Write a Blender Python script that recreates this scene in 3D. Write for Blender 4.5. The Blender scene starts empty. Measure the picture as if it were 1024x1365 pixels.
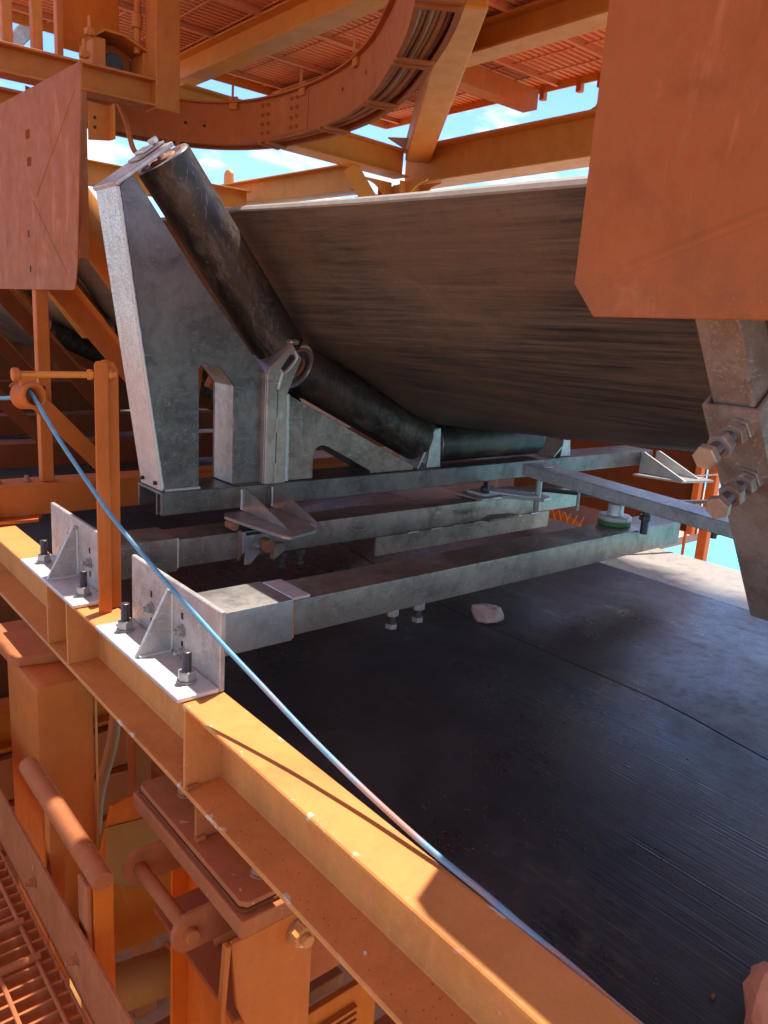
import bpy, bmesh, math, random
from mathutils import Vector, Matrix
random.seed(7)
PI = math.pi
SC = bpy.context.scene
COL = SC.collection

# ---------------------------------------------------------------- camera
cam_d = bpy.data.cameras.new('camera'); cam = bpy.data.objects.new('camera', cam_d); COL.objects.link(cam)
RW = ((0.76424204, -0.64155168, 0.06592084), (-0.0988158, -0.2174906, -0.97104752), (0.63731432, 0.73560131, -0.2296109))
cam.matrix_world = Matrix(((RW[0][0], -RW[1][0], -RW[2][0], 0), (RW[0][1], -RW[1][1], -RW[2][1], 0),
                           (RW[0][2], -RW[1][2], -RW[2][2], 0.75), (0, 0, 0, 1)))
cam_d.sensor_fit = 'HORIZONTAL'; cam_d.sensor_width = 36; cam_d.lens = 36 * 1025 / 1024
cam_d.clip_start = 0.02; cam_d.clip_end = 6000
cam_d.dof.use_dof = True; cam_d.dof.focus_distance = 2.1; cam_d.dof.aperture_fstop = 13
SC.camera = cam

# ---------------------------------------------------------------- sky and sun
SUN = Vector((0.31, 0.12, 1.0)).normalized()
elev = math.asin(SUN.z); az = math.atan2(SUN.x, SUN.y)
w = bpy.data.worlds.new('World'); SC.world = w; w.use_nodes = True
nt = w.node_tree; N = nt.nodes; LK = nt.links; N.clear()
out = N.new('ShaderNodeOutputWorld'); bg = N.new('ShaderNodeBackground'); bg.inputs[1].default_value = 0.13
sky = N.new('ShaderNodeTexSky'); sky.sky_type = 'NISHITA'; sky.sun_disc = False
sky.sun_elevation = elev; sky.sun_rotation = az; sky.air_density = 1.0; sky.dust_density = 0.3; sky.ozone_density = 2.0
tc = N.new('ShaderNodeTexCoord'); mp = N.new('ShaderNodeMapping'); mp.inputs['Scale'].default_value = (1, 1, 2.4)
mp.inputs['Location'].default_value = (0.35, 0.1, 0.2)
nz = N.new('ShaderNodeTexNoise'); nz.inputs['Scale'].default_value = 5.5; nz.inputs['Detail'].default_value = 7; nz.inputs['Roughness'].default_value = 0.55
rp = N.new('ShaderNodeValToRGB'); rp.color_ramp.elements[0].position = 0.46; rp.color_ramp.elements[1].position = 0.56
mx = N.new('ShaderNodeMixRGB'); mx.inputs[2].default_value = (3.1, 3.1, 3.1, 1)
LK.new(tc.outputs['Generated'], mp.inputs[0]); LK.new(mp.outputs[0], nz.inputs['Vector']); LK.new(nz.outputs['Fac'], rp.inputs[0])
LK.new(rp.outputs[0], mx.inputs[0]); tint = N.new('ShaderNodeMixRGB'); tint.blend_type = 'MULTIPLY'; tint.inputs[0].default_value = 1; tint.inputs[2].default_value = (0.36, 0.455, 0.70, 1)
LK.new(sky.outputs[0], tint.inputs[1]); LK.new(tint.outputs[0], mx.inputs[1]); LK.new(mx.outputs[0], bg.inputs[0]); LK.new(bg.outputs[0], out.inputs[0])
sd = bpy.data.lights.new('sun', 'SUN'); sd.energy = 2.25; sd.angle = math.radians(0.53); sd.color = (1.0, 0.95, 0.87)
so = bpy.data.objects.new('sun', sd); COL.objects.link(so); so.rotation_euler = SUN.to_track_quat('Z', 'Y').to_euler(); so.location = (-3, -2, 20)

SC.view_settings.view_transform = 'Standard'; SC.view_settings.look = 'None'
SC.view_settings.exposure = 1.92; SC.view_settings.gamma = 1.0; SC.view_settings.use_curve_mapping = False
SC.cycles.max_bounces = 9; SC.cycles.diffuse_bounces = 6; SC.cycles.glossy_bounces = 4
SC.cycles.use_denoising = True

# ---------------------------------------------------------------- materials
class Mat:
    def __init__(s, name):
        s.m = bpy.data.materials.new(name); s.m.use_nodes = True
        s.t = s.m.node_tree; s.n = s.t.nodes; s.b = s.n['Principled BSDF']
        s.tc = s.n.new('ShaderNodeTexCoord')
    def link(s, a, b): s.t.links.new(a, b)
    def noise(s, scale, detail=4, rough=0.6, stretch=None, dist=0.0, loc=None):
        n = s.n.new('ShaderNodeTexNoise'); n.inputs['Scale'].default_value = scale
        n.inputs['Detail'].default_value = detail; n.inputs['Roughness'].default_value = rough; n.inputs['Distortion'].default_value = dist
        if stretch or loc:
            m = s.n.new('ShaderNodeMapping'); m.inputs['Scale'].default_value = stretch or (1, 1, 1); m.inputs['Location'].default_value = loc or (0, 0, 0)
            s.link(s.tc.outputs['Object'], m.inputs[0]); s.link(m.outputs[0], n.inputs['Vector'])
        else: s.link(s.tc.outputs['Object'], n.inputs['Vector'])
        return n.outputs['Fac']
    def voronoi(s, scale, stretch=None):
        n = s.n.new('ShaderNodeTexVoronoi'); n.inputs['Scale'].default_value = scale
        m = s.n.new('ShaderNodeMapping'); m.inputs['Scale'].default_value = stretch or (1, 1, 1)
        s.link(s.tc.outputs['Object'], m.inputs[0]); s.link(m.outputs[0], n.inputs['Vector'])
        return n
    def ramp(s, f, lo, hi, a=0.0, b=1.0):
        r = s.n.new('ShaderNodeMapRange'); r.inputs[1].default_value = lo; r.inputs[2].default_value = hi
        r.inputs[3].default_value = a; r.inputs[4].default_value = b; r.clamp = True
        s.link(f, r.inputs[0]); return r.outputs[0]
    def mix(s, f, c1, c2, mode='MIX'):
        m = s.n.new('ShaderNodeMixRGB'); m.blend_type = mode
        for i, v in ((0, f), (1, c1), (2, c2)):
            if isinstance(v, (int, float)): m.inputs[i].default_value = v
            elif isinstance(v, tuple): m.inputs[i].default_value = (*v, 1)
            else: s.link(v, m.inputs[i])
        return m.outputs[0]
    def math(s, op, a, b=0.0):
        m = s.n.new('ShaderNodeMath'); m.operation = op
        for i, v in ((0, a), (1, b)):
            if isinstance(v, (int, float)): m.inputs[i].default_value = v
            else: s.link(v, m.inputs[i])
        return m.outputs[0]
    def up(s, lo=0.2, hi=0.9):
        g = s.n.new('ShaderNodeNewGeometry'); x = s.n.new('ShaderNodeSeparateXYZ'); s.link(g.outputs['Normal'], x.inputs[0])
        return s.ramp(x.outputs['Z'], lo, hi)
    def col(s, c):
        if isinstance(c, tuple): s.b.inputs['Base Color'].default_value = (*c, 1)
        else: s.link(c, s.b.inputs['Base Color'])
    def rough(s, r):
        if isinstance(r, (int, float)): s.b.inputs['Roughness'].default_value = r
        else: s.link(r, s.b.inputs['Roughness'])
    def bump(s, f, strength=0.3, dist=0.002):
        b = s.n.new('ShaderNodeBump'); b.inputs['Strength'].default_value = strength; b.inputs['Distance'].default_value = dist
        s.link(f, b.inputs['Height'])
        prev = s.b.inputs['Normal']
        if prev.is_linked: s.link(prev.links[0].from_socket, b.inputs['Normal'])
        s.link(b.outputs[0], s.b.inputs['Normal'])

def paint(name, base, dust, amount=0.5, rough=0.55, chips=0.0, scale=1.0, upd=0.5, metal_chip=(0.45, 0.45, 0.47), smear=0.0, edge=None, speck=None):
    M = Mat(name)
    n1 = M.noise(3.0 * scale, 6, 0.65); n2 = M.noise(17 * scale, 5, 0.7); n3 = M.noise(240, 3, 0.6)
    streak = M.noise(9 * scale, 4, 0.6, (2.2, 2.2, 0.28))
    f = M.ramp(M.math('ADD', M.math('MULTIPLY', n1, 0.55), M.math('MULTIPLY', streak, 0.45)), 0.38, 0.64, 0.0, amount)
    c = M.mix(f, base, dust)
    c = M.mix(M.math('MULTIPLY', M.up(), upd), c, M.mix(n2, dust, tuple(v * 1.15 for v in base)))
    c = M.mix(M.ramp(n2, 0.3, 0.75, 0.0, 0.28), c, tuple(v * 0.55 for v in base))
    c = M.mix(M.ramp(n3, 0.42, 0.7, 0.0, 0.16), c, tuple(v * 0.5 for v in dust))
    M.rough(M.ramp(n2, 0.2, 0.8, rough - 0.1, min(1, rough + 0.25))); M.b.inputs['Specular IOR Level'].default_value = 0.22
    if smear:
        sm_ = M.noise(7, 5, 0.62, (1.6, 1.6, 0.45), 1.2, (2, 7, 1)); c = M.mix(M.ramp(sm_, 0.56, 0.72, 0, smear), c, tuple(min(0.8, v * 1.35 + 0.05) for v in dust))
        dk = M.noise(5.5, 6, 0.7, (1, 1, 0.8), 0.6, (8, 3, 4)); c = M.mix(M.ramp(dk, 0.5, 0.68, 0, smear * 0.8), c, tuple(v * 0.45 for v in dust))
        sc_ = M.noise(30, 3, 0.6, (1.0, 1.6, 0.10), 0.4, (1, 5, 3)); c = M.mix(M.ramp(sc_, 0.67, 0.76, 0, smear * 0.55), c, tuple(min(0.8, v * 1.3 + 0.03) for v in dust))
    if speck:
        sx0 = M.n.new('ShaderNodeSeparateXYZ'); M.link(M.tc.outputs['Object'], sx0.inputs[0])
        band = M.ramp(M.math('ADD', sx0.outputs['Z'], M.math('MULTIPLY', n1, 0.08)), speck[0], speck[1], 1, 0)
        c = M.mix(M.math('MULTIPLY', band, M.ramp(n2, 0.40, 0.62, 0, 0.6)), c, (0.24, 0.10, 0.05))
        c = M.mix(M.math('MULTIPLY', band, M.ramp(n3, 0.60, 0.70, 0, 0.5)), c, (0.46, 0.20, 0.11))
    if chips:
        k = M.noise(34 * scale, 3, 0.5, None, 0.8); k2 = M.noise(2.6, 2, 0.5)
        cf = M.math('MULTIPLY', M.ramp(k, 0.70 - chips, 0.72 - chips), M.ramp(k2, 0.5, 0.56))
        if edge:
            sx1 = M.n.new('ShaderNodeSeparateXYZ'); M.link(M.tc.outputs['Object'], sx1.inputs[0])
            em = M.math('MAXIMUM', M.ramp(sx1.outputs['X'], edge[0], edge[0] + 0.004, 1, 0), M.ramp(sx1.outputs['X'], edge[1] - 0.004, edge[1], 0, 1))
            cf = M.math('MULTIPLY', cf, em)
        c = M.mix(cf, c, metal_chip)
    M.col(c)
    M.bump(n2, 0.12, 0.003); M.bump(n3, 0.2, 0.0008)
    return M.m

def galv(name, base=(0.46, 0.43, 0.40), dark=(0.17, 0.15, 0.135), metal=0.7, rough=0.36, stain=0.5, rust=0.15, scale=1.0, streak=(1, 1, 1)):
    M = Mat(name)
    v = M.voronoi(60, (1, 1, 0.8))
    n1 = M.noise(3.2 * scale, 5, 0.6, streak, 1.0); n2 = M.noise(24 * scale, 5, 0.7, (1, 1, 0.6), 0.8); n3 = M.noise(130, 4, 0.7, (1, 1, 0.3))
    scr = M.noise(30, 6, 0.85, (0.5, 1.0, 1.6), 3.0); scd = M.noise(210, 3, 0.7, (0.9, 0.9, 0.12), 0.6); fine = M.noise(420, 2, 0.6)
    c = M.mix(M.ramp(n1, 0.34, 0.64, 0, stain), base, dark)
    sx = M.n.new('ShaderNodeSeparateXYZ'); M.link(v.outputs['Color'], sx.inputs[0])
    c = M.mix(M.ramp(sx.outputs[0], 0.1, 0.9, 0, 0.16), c, tuple(min(0.9, x * 1.5) for x in base))
    c = M.mix(M.ramp(n2, 0.52, 0.74, 0, 0.32), c, tuple(x * 0.85 for x in dark))
    c = M.mix(M.math('MULTIPLY', M.ramp(scr, 0.56, 0.63), M.ramp(n1, 0.4, 0.55, 0.15, 0.6)), c, tuple(min(0.85, x * 1.8) for x in base))
    c = M.mix(M.ramp(scd, 0.60, 0.70, 0, 0.35), c, tuple(min(0.85, x * 1.5) for x in base))
    c = M.mix(M.ramp(fine, 0.6, 0.75, 0, 0.18), c, tuple(x * 0.6 for x in dark))
    rn = M.noise(5 * scale, 6, 0.75, (1, 1, 0.5), 0, (3, 1, 7))
    c = M.mix(M.ramp(rn, 0.53, 0.70, 0, rust), c, (0.26, 0.12, 0.05))
    M.col(c)
    M.b.inputs['Metallic'].default_value = metal
    M.rough(M.math('ADD', M.ramp(n2, 0.25, 0.75, rough - 0.14, rough + 0.10), M.ramp(scr, 0.5, 0.66, 0.08, -0.04)))
    M.bump(n3, 0.10, 0.0008); M.bump(n2, 0.10, 0.002)
    return M.m

def plain(name, c, rough=0.6, metal=0.0, var=0.3, scale=30, bump=0.15):
    M = Mat(name); n = M.noise(scale, 5, 0.65); n2 = M.noise(scale * 6, 3, 0.6)
    M.col(M.mix(M.ramp(n, 0.3, 0.7, 0, var), c, tuple(v * 0.45 for v in c))); M.rough(rough); M.b.inputs['Metallic'].default_value = metal
    M.bump(n2, bump, 0.001)
    return M.m

DUST = (0.42, 0.122, 0.036)
MT = {}
MT['beam'] = paint('stringer_paint', (0.68, 0.30, 0.080), (0.54, 0.175, 0.058), 0.55, 0.5, 0.07, 1.0, 0.35, (0.60, 0.50, 0.38), 0.35, (0.640, 0.722))
MT['orange'] = paint('orange_paint', (0.60, 0.158, 0.020), DUST, 0.6, 0.55, 0.0, 0.8, 0.4, (0.4, 0.4, 0.4), 0.3)
MT['tray'] = paint('tray_paint', (0.50, 0.122, 0.024), (0.42, 0.108, 0.030), 0.6, 0.65, 0.0, 0.6, 0.2, (0.4, 0.4, 0.4), 0.35)
MT['yellow'] = paint('upper_steel_paint', (0.72, 0.275, 0.045), (0.58, 0.175, 0.038), 0.5, 0.5, 0.0, 0.5, 0.3, (0.4, 0.4, 0.4), 0.2)
MT['floor'] = paint('grating_paint', (0.80, 0.30, 0.135), (0.72, 0.25, 0.115), 0.5, 0.75, 0.0, 0.5, 0.3)
MT['guard'] = paint('guard_plate_paint', (0.36, 0.105, 0.026), (0.37, 0.125, 0.040), 0.75, 0.6, 0.0, 0.9, 0.4, (0.4, 0.4, 0.4), 0.5, None, (0.88, 0.95))
MT['shade'] = paint('shaded_orange_paint', (0.20, 0.05, 0.010), (0.13, 0.036, 0.012), 0.7, 0.65, 0.0, 0.8, 0.4)  # orange paint darkened in colour for members deep in shade
MT['dusty'] = paint('dust_caked_paint', (0.46, 0.138, 0.040), (0.38, 0.128, 0.055), 0.8, 0.8, 0.012, 1.2, 0.7, (0.5, 0.32, 0.22), 0.4)
MT['deep'] = paint('deep_orange_paint', (0.66, 0.150, 0.008), (0.50, 0.12, 0.016), 0.5, 0.55, 0.0, 1.0, 0.4, (0.4, 0.4, 0.4), 0.3)
MT['wall'] = paint('panel_paint', (0.46, 0.115, 0.028), (0.38, 0.10, 0.032), 0.6, 0.75, 0.0, 1.0, 0.4)
MT['pipe'] = paint('ochre_pipe_paint', (0.42, 0.19, 0.04), (0.34, 0.13, 0.055), 0.6, 0.65, 0.0, 1.2, 0.5)
MT['galv'] = galv('galvanised_steel')
MT['galvbright'] = galv('bright_galvanised_steel', (0.64, 0.63, 0.605), (0.40, 0.385, 0.365), 0.4, 0.42, 0.5, 0.15)
def m_spangle():
    M = Mat('crackled_spangle_zinc'); v = M.n.new('ShaderNodeTexVoronoi'); v.feature = 'DISTANCE_TO_EDGE'; v.inputs['Scale'].default_value = 95
    M.link(M.tc.outputs['Object'], v.inputs['Vector']); v2 = M.voronoi(95); n = M.noise(5, 5, 0.65); n2 = M.noise(50, 4, 0.7, (1, 1, 0.4))
    sx = M.n.new('ShaderNodeSeparateXYZ'); M.link(v2.outputs['Color'], sx.inputs[0]); z = M.n.new('ShaderNodeSeparateXYZ'); M.link(M.tc.outputs['Object'], z.inputs[0])
    c = M.mix(M.ramp(n, 0.35, 0.65), (0.62, 0.62, 0.60), (0.44, 0.43, 0.41)); c = M.mix(M.ramp(sx.outputs[0], 0, 1, 0, 0.3), c, (0.74, 0.75, 0.74))
    k = M.math('MULTIPLY', M.ramp(v.outputs['Distance'], 0.0, 0.10, 1, 0), M.ramp(M.math('ADD', z.outputs['Z'], M.math('MULTIPLY', n, 0.6)), 0.85, 1.1, 0.1, 0.75))
    c = M.mix(k, c, (0.16, 0.15, 0.14)); c = M.mix(M.ramp(n2, 0.55, 0.7, 0, 0.4), c, (0.30, 0.26, 0.22))
    rn = M.noise(7, 5, 0.7, (1, 1, 0.4), 0, (6, 2, 1)); c = M.mix(M.ramp(rn, 0.56, 0.7, 0, 0.4), c, (0.42, 0.30, 0.16))
    M.col(c); M.b.inputs['Metallic'].default_value = 0.4; M.rough(M.ramp(n2, 0.3, 0.7, 0.3, 0.5)); M.bump(n2, 0.1, 0.001); return M.m
MT['spangle'] = m_spangle()
MT['galvmid'] = galv('mottled_galvanised_plate', (0.52, 0.50, 0.475), (0.27, 0.25, 0.235), 0.4, 0.4, 0.75, 0.25, 2.6)
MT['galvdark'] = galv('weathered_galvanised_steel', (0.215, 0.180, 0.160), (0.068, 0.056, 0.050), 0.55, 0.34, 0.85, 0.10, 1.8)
MT['galvbeam'] = galv('dull_galvanised_tube', (0.38, 0.325, 0.265), (0.12, 0.100, 0.080), 0.6, 0.32, 0.8, 0.25, 1.6)
MT['tan'] = galv('rust_tinted_galvanised', (0.44, 0.35, 0.28), (0.20, 0.155, 0.12), 0.55, 0.38, 0.7, 0.5)
MT['weld'] = plain('weld_bead', (0.60, 0.63, 0.60), 0.45, 0.4, 0.4, 160, 0.5)
MT['gusset'] = galv('brown_tinted_steel', (0.34, 0.24, 0.185), (0.12, 0.085, 0.068), 0.55, 0.36, 0.8, 0.45, 1.5)
MT['bolt'] = galv('bolt_zinc', (0.42, 0.42, 0.40), (0.18, 0.17, 0.16), 0.6, 0.4, 0.6, 0.3, 4)
MT['thread'] = plain('dark_thread', (0.11, 0.10, 0.10), 0.4, 0.7, 0.5, 60)
MT['rustbolt'] = plain('dusty_bolt', (0.40, 0.17, 0.08), 0.75, 0.0, 0.5, 60, 0.4)
MT['cable'] = plain('dusty_cable', (0.52, 0.20, 0.07), 0.65, 0, 0.4, 14)
MT['darkrub'] = plain('dark_rubber', (0.035, 0.03, 0.03), 0.55, 0, 0.4, 40)
MT['mesh'] = plain('orange_mesh', (0.85, 0.20, 0.03), 0.6, 0, 0.2, 20)
MT['green'] = plain('green_ring', (0.05, 0.17, 0.04), 0.5, 0, 0.3, 50)
MT['hole'] = plain('hole_black', (0.02, 0.018, 0.016), 0.9, 0, 0, 30)

def m_roller():
    M = Mat('roller_rubber')
    n = M.noise(7, 6, 0.7, (1, 1, 0.7)); st = M.noise(26, 6, 0.78, (0.55, 1.5, 0.4), 0.8); n3 = M.noise(4, 3, 0.6); sc = M.noise(90, 3, 0.7, (1.4, 1, 0.25), 0.6)
    c = M.mix(M.ramp(n, 0.40, 0.66, 0, 0.8), (0.022, 0.018, 0.016), (0.085, 0.052, 0.030))
    c = M.mix(M.math('MULTIPLY', M.ramp(st, 0.48, 0.68), M.ramp(n3, 0.36, 0.6, 0.2, 0.9)), c, (0.17, 0.14, 0.11))
    c = M.mix(M.ramp(sc, 0.62, 0.7, 0, 0.5), c, (0.25, 0.20, 0.15))
    M.col(c); M.rough(M.ramp(st, 0.3, 0.7, 0.3, 0.58)); M.b.inputs['Specular IOR Level'].default_value = 0.35; M.bump(st, 0.2, 0.001); M.bump(sc, 0.2, 0.0006)
    return M.m
MT['roller'] = m_roller()

def m_belt_under():
    M = Mat('belt_underside_rubber')
    # fine lengthwise scuffs along the belt (Y), soft dusty areas, a few stray scratches
    s1 = M.noise(70, 7, 0.75, (1.0, 0.022, 1.0), 0.05); s2 = M.noise(190, 4, 0.7, (1.0, 0.02, 1.0), 0.05); s3 = M.noise(18, 6, 0.7, (1.0, 0.06, 1.0), 0.1)
    big = M.noise(2.2, 5, 0.62, (1.2, 0.7, 1.2)); n = M.noise(30, 6, 0.75); gr = M.noise(240, 3, 0.6)
    c = M.mix(M.ramp(s1, 0.38, 0.68, 0, 1), (0.036, 0.029, 0.025), (0.150, 0.108, 0.078))
    c = M.mix(M.ramp(s2, 0.52, 0.70, 0, 0.5), c, (0.19, 0.145, 0.108))
    c = M.mix(M.ramp(s3, 0.5, 0.75, 0, 0.18), c, (0.032, 0.027, 0.024))
    c = M.mix(M.ramp(big, 0.44, 0.62, 0, 0.65), c, (0.175, 0.105, 0.058))
    c = M.mix(M.ramp(n, 0.54, 0.70, 0, 0.3), c, (0.034, 0.028, 0.025))
    c = M.mix(M.ramp(gr, 0.58, 0.75, 0, 0.35), c, (0.15, 0.115, 0.09))
    for k, (loc, sc_) in enumerate((((4, 2, 1), 3.0), ((9, 1, 3), 2.2))):
        sc = M.noise(sc_, 2, 0.4, (1, 0.6, 1), 2.5, loc); d = M.ramp(M.math('ABSOLUTE', M.math('SUBTRACT', sc, 0.52)), 0.0, 0.0022, 0.5, 0)
        c = M.mix(M.math('MULTIPLY', d, M.ramp(big, 0.46, 0.54)), c, (0.17, 0.13, 0.10))
    M.col(c); M.rough(M.ramp(s1, 0.3, 0.7, 0.40, 0.60)); M.bump(s1, 0.35, 0.002); M.bump(s2, 0.3, 0.001)
    return M.m
MT['beltunder'] = m_belt_under()

def m_belt_top():
    M = Mat('return_belt_rubber')
    st = M.noise(1.0, 2, 0.5, (190, 1.3, 1), 0.25); st2 = M.noise(1.0, 3, 0.6, (420, 2.2, 1)); pat = M.noise(2.3, 5, 0.6, (1, 0.7, 1), 0.8, (2, 9, 1))
    big = M.noise(2.6, 5, 0.6, (1, 0.8, 1), 0.5); n = M.noise(26, 6, 0.75); d = M.noise(3.0, 3, 0.6, None, 0.6, (5, 1, 2)); scuff = M.noise(9, 6, 0.75, (1.6, 0.5, 1), 1.2, (3, 3, 3))
    c = M.mix(M.ramp(big, 0.36, 0.64, 0, 1), (0.014, 0.014, 0.018), (0.036, 0.035, 0.042))
    c = M.mix(M.ramp(scuff, 0.54, 0.70, 0, 0.5), c, (0.062, 0.056, 0.052))
    dirt = M.math('MULTIPLY', M.ramp(n, 0.55, 0.68), M.ramp(d, 0.54, 0.64))
    c = M.mix(M.math('MULTIPLY', dirt, 0.45), c, (0.13, 0.075, 0.042))
    sx = M.n.new('ShaderNodeSeparateXYZ'); M.link(M.tc.outputs['Object'], sx.inputs[0])
    film = M.math('MULTIPLY', M.ramp(M.math('ADD', sx.outputs['X'], M.math('MULTIPLY', big, 0.3)), 2.97, 3.12), M.ramp(n, 0.25, 0.5, 0.55, 1))
    c = M.mix(film, c, (0.30, 0.255, 0.215))                      # sunlit strip whitened in the colour by a pale dust film near the far edge
    M.col(c)
    M.rough(M.math('ADD', M.math('ADD', M.ramp(pat, 0.36, 0.64, 0.20, 0.42), M.ramp(n, 0.45, 0.7, 0, 0.15)), M.math('MULTIPLY', film, 0.3)))
    M.b.inputs['Specular IOR Level'].default_value = 0.7
    hmask = M.ramp(pat, 0.35, 0.6, 1, 0.35)
    b = M.math('MULTIPLY', st, hmask)
    M.bump(b, 0.7, 0.0018); M.bump(st2, 0.35, 0.0008); M.bump(n, 0.15, 0.001); M.bump(scuff, 0.15, 0.002)
    return M.m
MT['belttop'] = m_belt_top()

def m_rope():
    M = Mat('blue_rope_sheath')
    n = M.noise(7, 4, 0.6, (1, 1, 1)); n2 = M.noise(70, 3, 0.6)
    sx = M.n.new('ShaderNodeSeparateXYZ'); M.link(M.tc.outputs['Object'], sx.inputs[0])
    worn = M.ramp(M.math('ADD', sx.outputs['Y'], M.math('MULTIPLY', n, -0.5)), 0.35, 0.95, 1, 0)
    c = M.mix(M.ramp(n2, 0.4, 0.7, 0, 0.3), (0.09, 0.29, 0.44), (0.24, 0.45, 0.54))
    c = M.mix(M.math('MULTIPLY', worn, M.ramp(n, 0.42, 0.56, 0.15, 1)), c, (0.46, 0.21, 0.13))
    M.col(c); M.rough(0.5); M.bump(n2, 0.2, 0.0006)
    return M.m
MT['rope'] = m_rope()

def m_ground():
    M = Mat('red_dirt'); n = M.noise(1.2, 6, 0.7); n2 = M.noise(14, 5, 0.7)
    c = M.mix(n, (0.40, 0.16, 0.075), (0.52, 0.25, 0.13)); c = M.mix(M.ramp(n2, 0.5, 0.7, 0, 0.4), c, (0.28, 0.11, 0.05))
    M.col(c); M.rough(0.95); M.bump(n2, 0.5, 0.02); return M.m
MT['ground'] = m_ground()
def m_pink():
    M = Mat('dusty_deck'); n = M.noise(2.5, 6, 0.7); n2 = M.noise(45, 5, 0.7)
    c = M.mix(n, (0.40, 0.24, 0.19), (0.50, 0.32, 0.26)); c = M.mix(M.ramp(n2, 0.45, 0.7, 0, 0.5), c, (0.26, 0.13, 0.10))
    M.col(c); M.rough(0.9); M.bump(n2, 0.4, 0.004); return M.m
MT['pink'] = m_pink()
def m_sea():
    M = Mat('turquoise_sea'); n = M.noise(0.05, 4, 0.6); n2 = M.noise(0.9, 4, 0.6)
    c = M.mix(n, (0.07, 0.36, 0.40), (0.12, 0.44, 0.47)); M.col(c); M.rough(0.35); M.bump(n2, 0.3, 0.1); return M.m
MT['sea'] = m_sea()
def m_rock():
    M = Mat('pale_ore_rock'); n = M.noise(40, 6, 0.75); n2 = M.noise(14, 4, 0.6)
    c = M.mix(M.ramp(n2, 0.4, 0.6), (0.46, 0.32, 0.27), (0.58, 0.46, 0.42)); c = M.mix(M.ramp(n, 0.52, 0.7, 0, 0.7), c, (0.25, 0.13, 0.09))
    M.col(c); M.rough(0.85); M.bump(n, 0.7, 0.003); return M.m
MT['rock'] = m_rock()

# ---------------------------------------------------------------- builders
def obj(name, bm, mat, parent=None, bevel=0.0, smooth=False, seg=1):
    if bevel > 0:
        bmesh.ops.remove_doubles(bm, verts=bm.verts, dist=1e-6)
        es = [e for e in bm.edges if len(e.link_faces) == 2 and e.calc_face_angle(0) > 0.5]
        bmesh.ops.bevel(bm, geom=es, offset=bevel, segments=seg, affect='EDGES', profile=0.7, clamp_overlap=True)
    bmesh.ops.recalc_face_normals(bm, faces=bm.faces)
    me = bpy.data.meshes.new(name); bm.to_mesh(me); bm.free()
    if smooth:
        for p in me.polygons: p.use_smooth = True
        try: me.set_sharp_from_angle(angle=math.radians(38))
        except Exception: pass
    me.materials.append(MT[mat] if isinstance(mat, str) else mat)
    o = bpy.data.objects.new(name, me); COL.objects.link(o)
    if parent is not None: attach(o, parent)
    return o
def attach(o, p):
    o.parent = p; o.matrix_parent_inverse = WM(p).inverted()
def WM(o):
    m = o.matrix_basis.copy()
    if o.parent is not None: m = WM(o.parent) @ o.matrix_parent_inverse @ m
    return m
def tag(o, label=None, cat=None, group=None, kind=None):
    if label: o['label'] = label
    if cat: o['category'] = cat
    if group: o['group'] = group
    if kind: o['kind'] = kind
    return o
def thing(name, label, cat, loc=(0, 0, 0), group=None):
    o = bpy.data.objects.new(name, None); COL.objects.link(o); o.location = loc; o.empty_display_size = 0.1
    return tag(o, label, cat, group)
def copy_tree(o, d, parent=None):
    c = o.copy(); COL.objects.link(c)
    if parent is None: c.location = Vector(o.location) + Vector(d)
    else: c.parent = parent; c.matrix_parent_inverse = o.matrix_parent_inverse.copy()
    for ch in list(o.children): copy_tree(ch, d, c)
    return c

def b_box(bm, x0, x1, y0, y1, z0, z1):
    v = [bm.verts.new(p) for p in ((x0, y0, z0), (x1, y0, z0), (x1, y1, z0), (x0, y1, z0), (x0, y0, z1), (x1, y0, z1), (x1, y1, z1), (x0, y1, z1))]
    for f in ((0, 3, 2, 1), (4, 5, 6, 7), (0, 1, 5, 4), (1, 2, 6, 5), (2, 3, 7, 6), (3, 0, 4, 7)): bm.faces.new([v[i] for i in f])
    return v
def box(name, x0, x1, y0, y1, z0, z1, mat, parent=None, bevel=0.0015):
    bm = bmesh.new(); b_box(bm, x0, x1, y0, y1, z0, z1); return obj(name, bm, mat, parent, bevel)
def b_extr(bm, ring_a, ring_b):
    a = [bm.verts.new(p) for p in ring_a]; b = [bm.verts.new(p) for p in ring_b]; n = len(a)
    for i in range(n): bm.faces.new((a[i], a[(i + 1) % n], b[(i + 1) % n], b[i]))
    fa = bm.faces.new(a[::-1]); fb = bm.faces.new(b); fa.normal_update(); fb.normal_update()
    if n > 4: bmesh.ops.triangulate(bm, faces=[fa, fb])
def prism(name, poly, axis, d0, d1, mat, parent=None, bevel=0.001):
    """poly: 2D points in the two other axes (in x,y,z order), extruded along axis from d0 to d1"""
    def p3(p, d): return {'x': (d, p[0], p[1]), 'y': (p[0], d, p[1]), 'z': (p[0], p[1], d)}[axis]
    bm = bmesh.new(); b_extr(bm, [p3(p, d0) for p in poly], [p3(p, d1) for p in poly])
    return obj(name, bm, mat, parent, bevel)
def frame_of(d):
    d = Vector(d).normalized(); u = Vector((0, 0, 1)) if abs(d.z) < 0.9 else Vector((1, 0, 0))
    a = d.cross(u).normalized(); b = a.cross(d).normalized(); return d, a, b
def bar(name, p0, p1, prof, mat, parent=None, bevel=0.001, up=None):
    """extrude a 2D profile (side, up) along p0->p1"""
    p0 = Vector(p0); p1 = Vector(p1); d = (p1 - p0).normalized(); u = Vector(up or (0, 0, 1))
    s = d.cross(u).normalized(); u = s.cross(d).normalized()
    bm = bmesh.new(); b_extr(bm, [p0 + s * a + u * b for a, b in prof], [p1 + s * a + u * b for a, b in prof])
    return obj(name, bm, mat, parent, bevel)
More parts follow.
